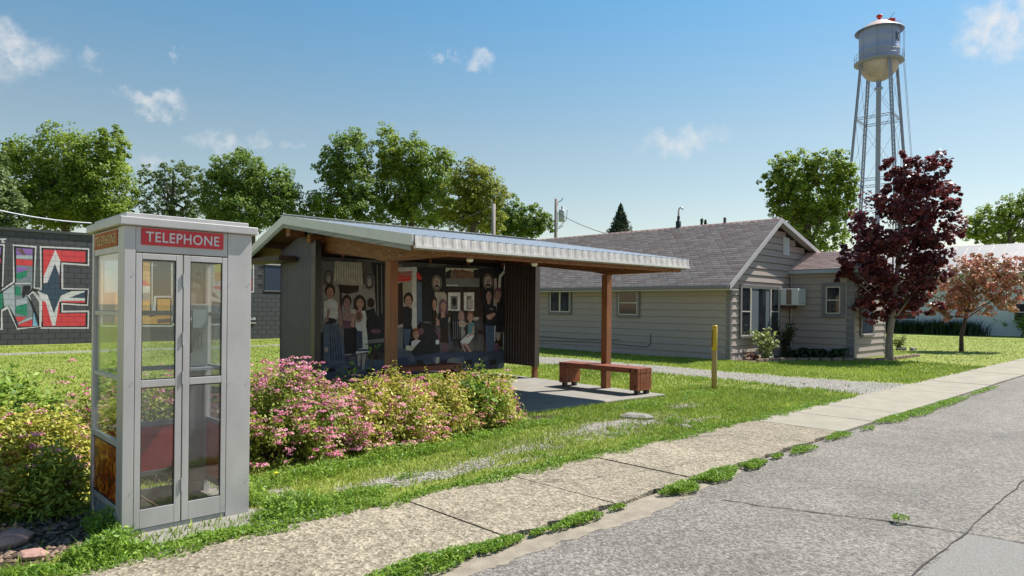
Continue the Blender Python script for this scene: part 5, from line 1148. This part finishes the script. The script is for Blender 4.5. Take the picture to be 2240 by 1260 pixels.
# ------------------------------------------------------------------ HEDGE OF SPIREA
M_sp1 = leafmat('spirea_green_leaf', (.10, .18, .022), (.46, .50, .07), .3)
M_sp2 = leafmat('spirea_gold_leaf', (.19, .26, .03), (.66, .58, .10), .3)
M_fl1 = leafmat('pink_spirea_flower', (.66, .12, .30), (.92, .50, .58), .2, .7)
M_fl2 = leafmat('fading_rose_flower', (.60, .20, .18), (.75, .42, .30), .2, .7)
M_twig = mat('reddish_twigs', (.12, .05, .03), .8, .3, 20)
def bush(u, v, ru, rv, h, n, heads, label, ml, mf, seed, leaf=.05, cat='bush', group='spirea bushes in the hedge', name='spirea_bush', headr=.044):
    rng = np.random.default_rng(seed); base = UV(u, v); root = empty(name, base, UA, label=label, cat=cat, group=group)
    n = int(n * 1.5); heads = int(heads * 1.25)
    ns = 260; sd = rng.normal(size=(ns, 3)); sd[:, 2] = np.abs(sd[:, 2]) * .9 + .05; sd /= np.linalg.norm(sd, axis=1)[:, None]
    bumps = 1 + .10 * np.sin(sd[:, 0] * 6 + seed) * np.cos(sd[:, 1] * 7 + 2) + rng.normal(0, .06, ns); tips = sd * bumps[:, None] * np.array([ru, rv, h]); tips[:, 2] = np.clip(tips[:, 2], .06, None)
    k = rng.integers(0, ns, n); f = 1 - rng.random(n) ** 1.6 * .62; st = tips[k] * np.stack([f, f, .25 + .75 * f], 1); P = st + rng.normal(0, .045, (n, 3)); P[:, 2] = np.maximum(P[:, 2], .02)
    V, Fq = leaves(P, leaf, rng, .35, .42, sd[k] * .9 * f[:, None], .3); ct = rng.random(ns); npmesh('foliage', V, Fq, ml, np.repeat(np.clip(ct[k] * .55 + rng.random(n) * .45, 0, 1), 4), root)
    mb = MB()
    for i in range(0, ns, 6): t = tips[i]; mb.tube([(t[0] * .15, t[1] * .15, 0), (t[0] * .6, t[1] * .6, t[2] * .5), tuple(t * .85)], [.006, .004, .002], 3, cap=False)
    mb.build('stems', M_twig, root)
    if heads:
        hd = tips[rng.integers(0, ns, heads)] * rng.uniform(.93, 1.08, (heads, 1)) + rng.normal(0, .05, (heads, 3)); hd[:, 2] = np.clip(hd[:, 2], .12, None); nf = 26
        hr = headr * rng.uniform(.5, 1.25, heads); dd = rng.normal(size=(heads, nf, 3)); dd[..., 2] = np.abs(dd[..., 2]) * .6; dd /= np.linalg.norm(dd, axis=2)[..., None]
        P = (hd[:, None, :] + dd * hr[:, None, None] * np.array([1, 1, .55])).reshape(-1, 3); V, Fq = leaves(P, .017, rng, .3, 1.0, dd.reshape(-1, 3), .1); tt = np.repeat(rng.random(heads), nf) * .7 + rng.random(heads * nf) * .3
        npmesh('blossoms', V, Fq, mf, np.repeat(tt, 4), root)
    return root
bush(3.15, 6.85, .95, .75, .90, 15000, 850, 'spirea bush covered in pink blossom just right of the booth', M_sp1, M_fl1, 51)
bush(1.9, 7.35, .8, .6, .88, 8000, 300, 'pink flowering spirea seen through the booth glass', M_sp1, M_fl1, 52)
bush(4.5, 6.85, .9, .7, .76, 16000, 300, 'golden leaved spirea with scattered pink heads in mid hedge', M_sp2, M_fl1, 53)
bush(5.3, 6.95, .72, .6, .70, 12000, 150, 'golden spirea with fading rose heads right of the middle', M_sp2, M_fl2, 54)
bush(6.15, 7.1, .72, .6, .70, 14000, 150, 'right hand end bush of the hedge beside the shelter floor', M_sp2, M_fl1, 55)
bush(1.0, 6.75, .62, .5, .72, 9000, 110, 'golden spirea behind the left side of the booth', M_sp2, M_fl1, 56)
bush(.35, 6.5, .6, .5, .72, 12000, 90, 'yellow green spirea with few flowers left of the booth', M_sp2, M_fl2, 57)
bush(.0, 7.3, .7, .6, .8, 11000, 30, 'yellow green bush at the left edge of the photo', M_sp2, M_fl2, 58)
bush(1.1, 6.15, .22, .2, .5, 2200, 8, 'low green bush hugging the booth corner', M_sp1, M_fl1, 59)
M_lush = leafmat('fresh_shrub_leaf', (.07, .16, .02), (.34, .47, .06), .35)
bush(.95, 7.4, .55, .42, 1.02, 4200, 0, 'taller fresh green shrub behind the golden bushes at left', M_lush, M_fl1, 60, .07, group=None, name='leafy_shrub', cat='shrub')
# sapling with bright leaves by the shelter floor
def sapling(base, h, spread, n, leaf, label, seed, m=None, name='sapling', stems=6, cat='plant', group=None, aspect=.55):
    rng = np.random.default_rng(seed); root = empty(name, base, 0, label=label, cat=cat, group=group); mb = MB(); P = []
    for i in range(stems):
        a = rng.uniform(0, 6.28); r = rng.uniform(.2, 1) * spread; hh = h * rng.uniform(.55, 1); e = Vector((math.cos(a) * r, math.sin(a) * r, hh)); mid = e * .5 + Vector((0, 0, hh * .12)); mb.tube([(0, 0, 0), mid, e], [.008, .006, .002], 4, cap=False)
        for t in rng.random(n // stems) ** .7:
            q = Vector((0, 0, 0)).lerp(mid, t * 2) if t < .5 else mid.lerp(e, t * 2 - 1); P.append(q + Vector(rng.normal(0, leaf * .6, 3)))
    P = np.array([tuple(p) for p in P]); P[:, 2] = np.maximum(P[:, 2], .03); V, Fq = leaves(P, leaf, rng, .5, aspect, None, .3); npmesh('leaves', V, Fq, m or M_lush, np.repeat(rng.random(len(P)), 4), root); mb.build('stems', M_twig, root); return root
s_ = G(1075, 905); sapling(Vector((-.32, 8.9, 0)), .80, .30, 420, .085, 'bright green sapling at the end of the hedge before the shelter', 61, stems=8)
sapling(Vector((-.15, 9.35, .03)), 1.0, .45, 120, .075, 'wispy leaning green shoots beside the shelter floor', 62, stems=4)
sapling(UV(4.9, 7.9, 0), 1.15, .3, 70, .08, 'dark green vine shoot in front of the left mural', 63, M_lf2, 'vine', 3)
# plants at the house
M_pl = leafmat('striped_pale_leaf', (.12, .20, .04), (.42, .46, .16), .3); M_dk = leafmat('dark_shrub_leaf', (.016, .035, .012), (.06, .09, .03), .25)
sapling(C0 + Uv * 1.3 + Vv * -.55, 1.05, .5, 520, .12, 'pale yellow green plant under the picture window', 64, M_pl, stems=12)
sapling(C0 + Uv * 2.7 + Vv * -.5, 1.25, .45, 900, .11, 'dark upright shrub below the air conditioner', 65, M_dk, 'shrub', stems=16, aspect=.35)
def hosta(p, r, label, seed, m=M_dk, group='hosta plants by the extension wall'):
    rng = np.random.default_rng(seed); root = empty('hosta', p, 0, label=label, cat='plant', group=group)
    for i in range(26):
        a = rng.uniform(0, 6.28); L = r * rng.uniform(.7, 1.1); w_ = L * .26; d = Vector((math.cos(a), math.sin(a), 0)); s = Vector((-d.y, d.x, 0)); el = rng.uniform(.2, 1.0)
        pts = [(d * 0 + Vector((0, 0, .02)), .2), (d * L * .35 + Vector((0, 0, L * .5 * el + .05)), 1), (d * L * .7 + Vector((0, 0, L * .62 * el + .05)), .9), (d * L + Vector((0, 0, L * .35 * el))  , .05)]
        V = [];
        for q, k in pts: V += [q - s * w_ * k, q + s * w_ * k]
        npmesh('leaf', [tuple(v) for v in V], [(0, 1, 3, 2), (2, 3, 5, 4), (4, 5, 7, 6)], m, [rng.random()] * 8, root)
hosta(C0 + Uv * 3.75 + Vv * -1.0, .5, 'hosta nearest the dark shrub by the wall', 66); hosta(C0 + Uv * 3.8 + Vv * -1.75, .55, 'hosta nearest the house corner board', 67); hosta(C0 + Uv * 3.5 + Vv * -.55, .45, 'small hosta at the back under the air conditioner', 68)
hosta(C0 + Uv * .9 + Vv * -.35, .3, 'thin reddish plant at the house corner', 69, M_lfr, None)
# planter on the lawn right of the purple maple
gp = G(1965, 765); sapling(gp, .62, .42, 420, .10, 'small white flowering plant on the lawn right of the maple trunk', 70, M_pl, stems=14)
pf = MB()
for k in range(22): a = random.uniform(0, 6.28); r = random.uniform(.1, .45); pf.tube([(math.cos(a) * r, math.sin(a) * r, .62 + random.uniform(-.1, .2)), (math.cos(a) * r, math.sin(a) * r, .66 + random.uniform(-.1, .22))], .03, 6)
for k, wd_ in enumerate(('at the right end', 'at the back right', 'at the back left', 'at the left end', 'at the front left', 'at the front middle', 'at the front right')):
    a = k * 2 * math.pi / 7; st = MB().box((-.16, -.06, 0), (.16, .06, .1)).build('edging_stone', M_conc, None, bevel=.012); st.location = gp + Vector((math.cos(a) * .62, math.sin(a) * .5, 0)); st.rotation_euler.z = a + 1.57; tag(st, 'pale edging stone %s of the small planting right of the maple' % wd_, 'stone', 'stones round the small planting')
cb = MB(); cb.box((-.1, -.2, 0), (.1, .2, .38)); cbo = cb.build('concrete_block', M_conc); cbo.location = G(1932, 770); cbo.rotation_euler.z = UA; tag(cbo, 'upright pale concrete block by the end of the grey house', 'block')
# plants at the white building
for k, (x, r) in enumerate(((.8, .5), (1.9, .55), (3.0, .5), (4.1, .6), (5.2, .55), (6.3, .6), (7.3, .5))):
    p = whb.matrix_basis @ Vector((x, -.9, 0)); rng2 = np.random.default_rng(80 + k); n = 260; Pp = np.stack([rng2.normal(0, .35, n), rng2.normal(0, .3, n), np.zeros(n)], 1)
    V, Fq = blades(Pp, rng2.uniform(.5, 1.15, n), np.full(n, .07), .35, rng=rng2); rt = empty('iris_clump', p, 0, label=['dark iris clump at the left end of the white wall', 'second dark iris clump from the left along the white wall', 'dark iris clump just left of the window of the white building', 'dark iris clump under the window of the white building', 'dark iris clump just right of that window', 'next to last dark iris clump before the small tree', 'last dark iris clump behind the small tree trunk'][k], cat='plant', group='iris clumps along the white wall')
    npmesh('leaves', V, Fq, M_dk, np.repeat(rng2.random(n), 6), rt)
for k, (px, py, hh, sp, lb) in enumerate(((2130, 730, 1.5, .8, 'leafy green bush left of centre at the white building'), (2165, 733, 1.9, .9, 'tallest green bush behind the small copper tree'), (2205, 735, 1.4, .9, 'rounded green bush near the right edge of the photo'), (2250, 738, 1.5, .9, 'green bush cut off by the right edge of the photo'))):
    sapling(G(px, py), hh, sp, 1100, .2, lb, 90 + k, M_lush, 'garden_bush', 18, 'bush', 'green bushes before the white building')

# ------------------------------------------------------------------ GRASS, WEEDS, GRAVEL (nobody could count them)
M_gr = leafmat('grass_blade', (.15, .235, .028), (.43, .52, .08), .3, .6)
M_weed = leafmat('weed_leaf', (.09, .20, .02), (.36, .52, .065), .4, .5)
M_dry = leafmat('dry_grass_blade', (.26, .23, .09), (.50, .46, .26), .2, .7)
def inside_solid(u, v):
    bx = (u > 1.28) & (u < 2.25) & (v > 5.12) & (v < 6.1)
    X = Uv.x * u + Vv.x * v - S0.x; Y = Uv.y * u + Vv.y * v - S0.y; lx = X * Wv.x + Y * Wv.y; ly = X * Bv.x + Y * Bv.y; sh = (lx > .08) & (lx < 5.68) & (ly > .32) & (ly < 5.12)
    X = Uv.x * u + Vv.x * v - C0.x; Y = Uv.y * u + Vv.y * v - C0.y; hx = X * Uv.x + Y * Uv.y; hy = X * Vv.x + Y * Vv.y; ho = ((hx > -.02) & (hx < 7) & (hy > -.05)) | ((hx > 4.2) & (hx < 7.3) & (hy > -2.2)) | ((hx > .1) & (hx < 4.2) & (hy > -1.0))
    return bx | sh | ho
def scatter(name, n, ur, vr, hr, wr, m, dens, lean=.5, seed=1, z=.006, tintf=None):
    rng = np.random.default_rng(seed); u = rng.uniform(*ur, n); v = rng.uniform(*vr, n); k = (rng.random(n) < dens(u, v)) & ~inside_solid(u, v); u, v = u[k], v[k]; n = len(u)
    X = Uv.x * u + Vv.x * v; Y = Uv.y * u + Vv.y * v; inv = (np.abs(X / np.maximum(Y, .1)) < .82) & (Y > 2.5); u, v, X, Y = u[inv], v[inv], X[inv], Y[inv]; n = len(u)
    nn = .5 + .5 * fbm2(u * 1.2, v * 1.2, 21); h = rng.uniform(hr[0], hr[1], n) * (.6 + .8 * nn); V, Fq = blades(np.stack([X, Y, np.full(n, z)], 1), h, rng.uniform(wr[0], wr[1], n), lean, rng=rng)
    t = np.clip(.25 + .5 * fbm2(u * .7, v * .7, 4) + rng.normal(.15, .22, n), 0, 1); return V, Fq, np.repeat(t, 6)
def build_stuff(name, parts, m, label, cat='grass'):
    V = []; Fq = []; T = []; o = 0
    for v_, f_, t_ in parts: V.append(v_); Fq.append(f_ + o); T.append(t_); o += len(v_)
    ob = npmesh(name, np.concatenate(V), np.concatenate(Fq), m, np.concatenate(T)); tag(ob, label, cat, kind='stuff'); return ob
edge = lambda u, v: np.clip(.9 - gravelmask(u, v) * .93 - soilmask(u, v) * .85, 0.02, 1)
verge = lambda u, v: np.clip(1 - gravelmask(u, v) * .9 - soilmask(u, v) * .9, 0, 1) * np.clip(.35 + 1.1 * fbm2(u * 2.2, v * 2.2, 12) + .8 * np.exp(-((v - 4.8) / .18) ** 2), .08, 1)
parts = [scatter('g', 62000, (.2, 13), (4.62, 7.6), (.025, .06), (.006, .011), M_gr, edge, .6, 1),
         scatter('g', 60000, (7, 24), (4.62, 13), (.03, .065), (.012, .022), M_gr, edge, .5, 2),
         scatter('g', 110000, (-12, 30), (8, 30), (.03, .055), (.014, .026), M_gr, edge, .5, 3),
         scatter('g', 26000, (14, 50), (4.6, 30), (.03, .055), (.02, .035), M_gr, edge, .5, 4)]
build_stuff('grass', parts, M_gr, 'short bright green grass covering the lawns and verge')
# broad leaved weeds along the sidewalk edges and round the booth
def weed_patch(cu, cv, ru, rv, n, h, seed, leaf=.03):
    rng = np.random.default_rng(seed); a = rng.uniform(0, 6.28, n); r = np.sqrt(rng.random(n)) * (1 + .25 * np.sin(a * 3 + seed)); u = cu + np.cos(a) * r * ru; v = cv + np.sin(a) * r * rv
    X = Uv.x * u + Vv.x * v; Y = Uv.y * u + Vv.y * v; z = rng.random(n) * h * (1.15 - r * .75).clip(.2) * (.7 + .5 * fbm2(u * 6, v * 6, 2)) + .015
    V, Fq = leaves(np.stack([X, Y, z], 1), leaf, rng, .7, .45, None, .2); Vb, Fb = blades(np.stack([X, Y, np.zeros(n)], 1)[: n // 2], (z * 1.05 + .015)[: n // 2], np.full(n // 2, .006), .6, rng=rng)
    t = np.clip(rng.normal(.45, .25, n), 0, 1)
    return (V, Fq, np.repeat(t, 4)), (Vb, Fb, np.repeat(t[: n // 2], 6))
wp = []; wb = []
def addw(*a, **k): x, y = weed_patch(*a, **k); wp.append(x); wb.append(y)
sd = 200
for (px, py, ru, rv, n, h) in ((930, 1240, .42, .12, 1500, .09), (1010, 1215, .2, .07, 600, .07), (1090, 1194, .2, .07, 650, .06), (1180, 1166, .1, .03, 160, .03), (1262, 1142, .26, .07, 750, .05), (1352, 1112, .1, .03, 120, .03),
        (1490, 1072, .26, .10, 900, .08), (1570, 1042, .36, .12, 1500, .09), (1650, 1018, .24, .08, 700, .06), (1700, 1000, .12, .04, 160, .04), (1755, 985, .28, .09, 520, .05), (1835, 955, .34, .08, 450, .05), (1900, 938, .2, .05, 150, .04),
        (1960, 916, .7, .12, 1000, .07), (2020, 900, .9, .13, 1400, .08), (2080, 880, .9, .12, 1100, .07), (2150, 856, 1.2, .07, 500, .05), (1968, 1138, .06, .06, 60, .05)):
    sd += 1; u, v = toUV(G(px, py, 0)); addw(u, v, ru, rv, n, h, sd)
for i in range(46):  # ragged verge edge
    u = 1.0 + i * .27; sd += 1; addw(u, 4.66 + random.uniform(-.05, .10), .22, random.uniform(.06, .15), 260 if i < 26 else 180, random.uniform(.05, .10), sd)
for (u, v, ru, rv, n, h) in ((1.15, 4.85, .22, .14, 1300, .2), (1.28, 5.3, .14, .3, 700, .26), (.65, 4.80, .35, .09, 900, .08), (2.45, 4.95, .28, .2, 1300, .2), (2.35, 5.5, .15, .4, 900, .2), (3.0, 5.0, .4, .2, 900, .1), (3.0, 5.9, .7, .22, 1600, .16), (4.2, 6.0, .8, .2, 1700, .15), (5.4, 6.25, .7, .2, 1100, .12), (6.6, 6.45, .6, .2, 1000, .12), (1.7, 4.78, .5, .07, 700, .05), (.0, 4.8, .5, .1, 900, .1), (.45, 5.65, .2, .15, 260, .1), (9.3, 6.5, .7, .3, 900, .12), (11.3, 6.7, .5, .4, 700, .12), (-.2, 5.5, .25, .15, 200, .08)):
    sd += 1; addw(u, v, ru, rv, n, h, sd, leaf=.036)
for i in range(55): sd += 1; u = random.uniform(2.5, 14); v = random.uniform(4.9, 7.5 + max(0, u - 8) * .5); addw(u, v, random.uniform(.08, .22), random.uniform(.06, .15), 110, random.uniform(.05, .12), sd)
ow = build_stuff('weeds', wp, M_weed, 'leafy green weeds along the sidewalk edges and booth foot', 'weeds')
build_stuff('weed_blades', wb, M_weed, 'thin grassy blades among the weeds at the sidewalk edges', 'weeds')
drym = lambda u, v: np.clip(gravelmask(u, v) * 1.2 * (1.1 - gravelmask(u, v)) + .04, 0, 1)
build_stuff('dry_grass', [scatter('d', 26000, (2.3, 13), (4.75, 7.2), (.02, .055), (.006, .010), M_dry, drym, .9, 9)], M_dry, 'dry straw coloured grass thinning over the gravel patches')
# gravel stones
def stones(n, ur, vr, dens, sz, seed):
    rng = np.random.default_rng(seed); u = rng.uniform(*ur, n); v = rng.uniform(*vr, n); k = rng.random(n) < dens(u, v); u, v = u[k], v[k]; n = len(u); s = rng.uniform(*sz, n)
    oc = np.array([(1, 0, 0), (0, 1, 0), (-1, 0, 0), (0, -1, 0), (0, 0, .7), (0, 0, -.6)], float); V = (oc[None] * rng.uniform(.6, 1.2, (n, 6, 1))) * s[:, None, None]; a = rng.uniform(0, 6.28, n); c, q = np.cos(a)[:, None], np.sin(a)[:, None]
    x = V[..., 0] * c - V[..., 1] * q; y = V[..., 0] * q + V[..., 1] * c; V[..., 0] = x + (Uv.x * u + Vv.x * v)[:, None]; V[..., 1] = y + (Uv.y * u + Vv.y * v)[:, None]; V[..., 2] += .012
    f = np.array([(0, 1, 4), (1, 2, 4), (2, 3, 4), (3, 0, 4)]); return V.reshape(-1, 3), (np.arange(n)[:, None, None] * 6 + f[None]).reshape(-1, 3), np.repeat(rng.random(n), 6)
M_stone = leafmat('pale_gravel_stone', (.17, .155, .13), (.46, .43, .38), 0, .9)
V, Fq, T = stones(42000, (2.3, 11), (4.75, 6.6), lambda u, v: np.clip(gravelmask(u, v) * 1.3 - .15, 0, 1), (.006, .013), 5); V2, F2, T2 = stones(9000, (13.5, 17.5), (4.7, 15), lambda u, v: np.clip(gravelmask(u, v) - .2, 0, 1), (.012, .022), 6)
tag(npmesh('gravel', np.concatenate([V, V2]), np.concatenate([Fq, F2 + len(V)]), M_stone, np.concatenate([T, T2])), 'pale loose gravel in the verge patches and driveway', 'gravel', kind='stuff')
V, Fq, T = stones(2600, (-1.2, 1.3), (4.9, 6.3), lambda u, v: np.clip(soilmask(u, v), 0, 1), (.01, .028), 7)
tag(npmesh('bark_chips', V, Fq, leafmat('bark_chip', (.05, .03, .02), (.26, .18, .13), 0, .9), T), 'brown bark chips on the bare bed left of the booth', 'mulch', kind='stuff')
# loose pieces
def rock(name, loc, s, label, cat, m, seed, flat=.4):
    rr = random.Random(seed); mb = MB(); pr = [(0, 1), (.7, .8), (1, .3), (.9, -.3), (0, -.3)]; n = 9; rads = [rr.uniform(.8, 1.2) for _ in range(n)]
    vs = [(0, 0, s * flat)]; fs = []
    for (r, z) in pr[1:4]:
        for k in range(n): a = 2 * math.pi * k / n; vs.append((math.cos(a) * r * s * rads[k], math.sin(a) * r * s * rads[k] * .7, z * s * flat * rr.uniform(.85, 1.1)))
    for k in range(n): fs.append((0, 1 + k, 1 + (k + 1) % n))
    for j in range(2):
        for k in range(n): fs.append((1 + j*n + k, 1 + (j+1)*n + k, 1 + (j+1)*n + (k+1)%n, 1 + j*n + (k+1)%n))
    o = mb.add(vs, fs).build(name, m, None, bevel=.004); o.location = loc; o.rotation_euler.z = seed; return tag(o, label, cat)
rock('rock', G(1392, 913, .01), .27, 'flat pale broken concrete lump in the grass below the bench', 'stone', M_conc, 3, .25)
rock('rock', G(20, 1183, .02), .16, 'pinkish brick fragment in the shade left of the booth', 'stone', mat('pink_brick', (.38, .22, .18), .9, .2, 9), 5, .4)
rock('rock', G(70, 1214, .02), .10, 'small broken brick piece at the bottom left', 'stone', bpy.data.materials['pink_brick'], 6, .35)
rock('rock', G(1500, 935, .01), .12, 'small grey stone in the verge right of the concrete lump', 'stone', M_conc, 8, .35)
dn = empty('dandelion', G(604, 1058, .0), 0, label='single yellow dandelion in front of the pink bush', cat='flower')
MB().tube([(0, 0, 0), (.01, 0, .09)], .002, 5).build('stalk', M_twig, dn); MB().lathe([(0, .085), (.016, .09), (.018, .1), (.008, .106), (0, .107)], 12).build('flower_head', mat('dandelion_yellow', (.8, .6, .02), .7, .1), dn)
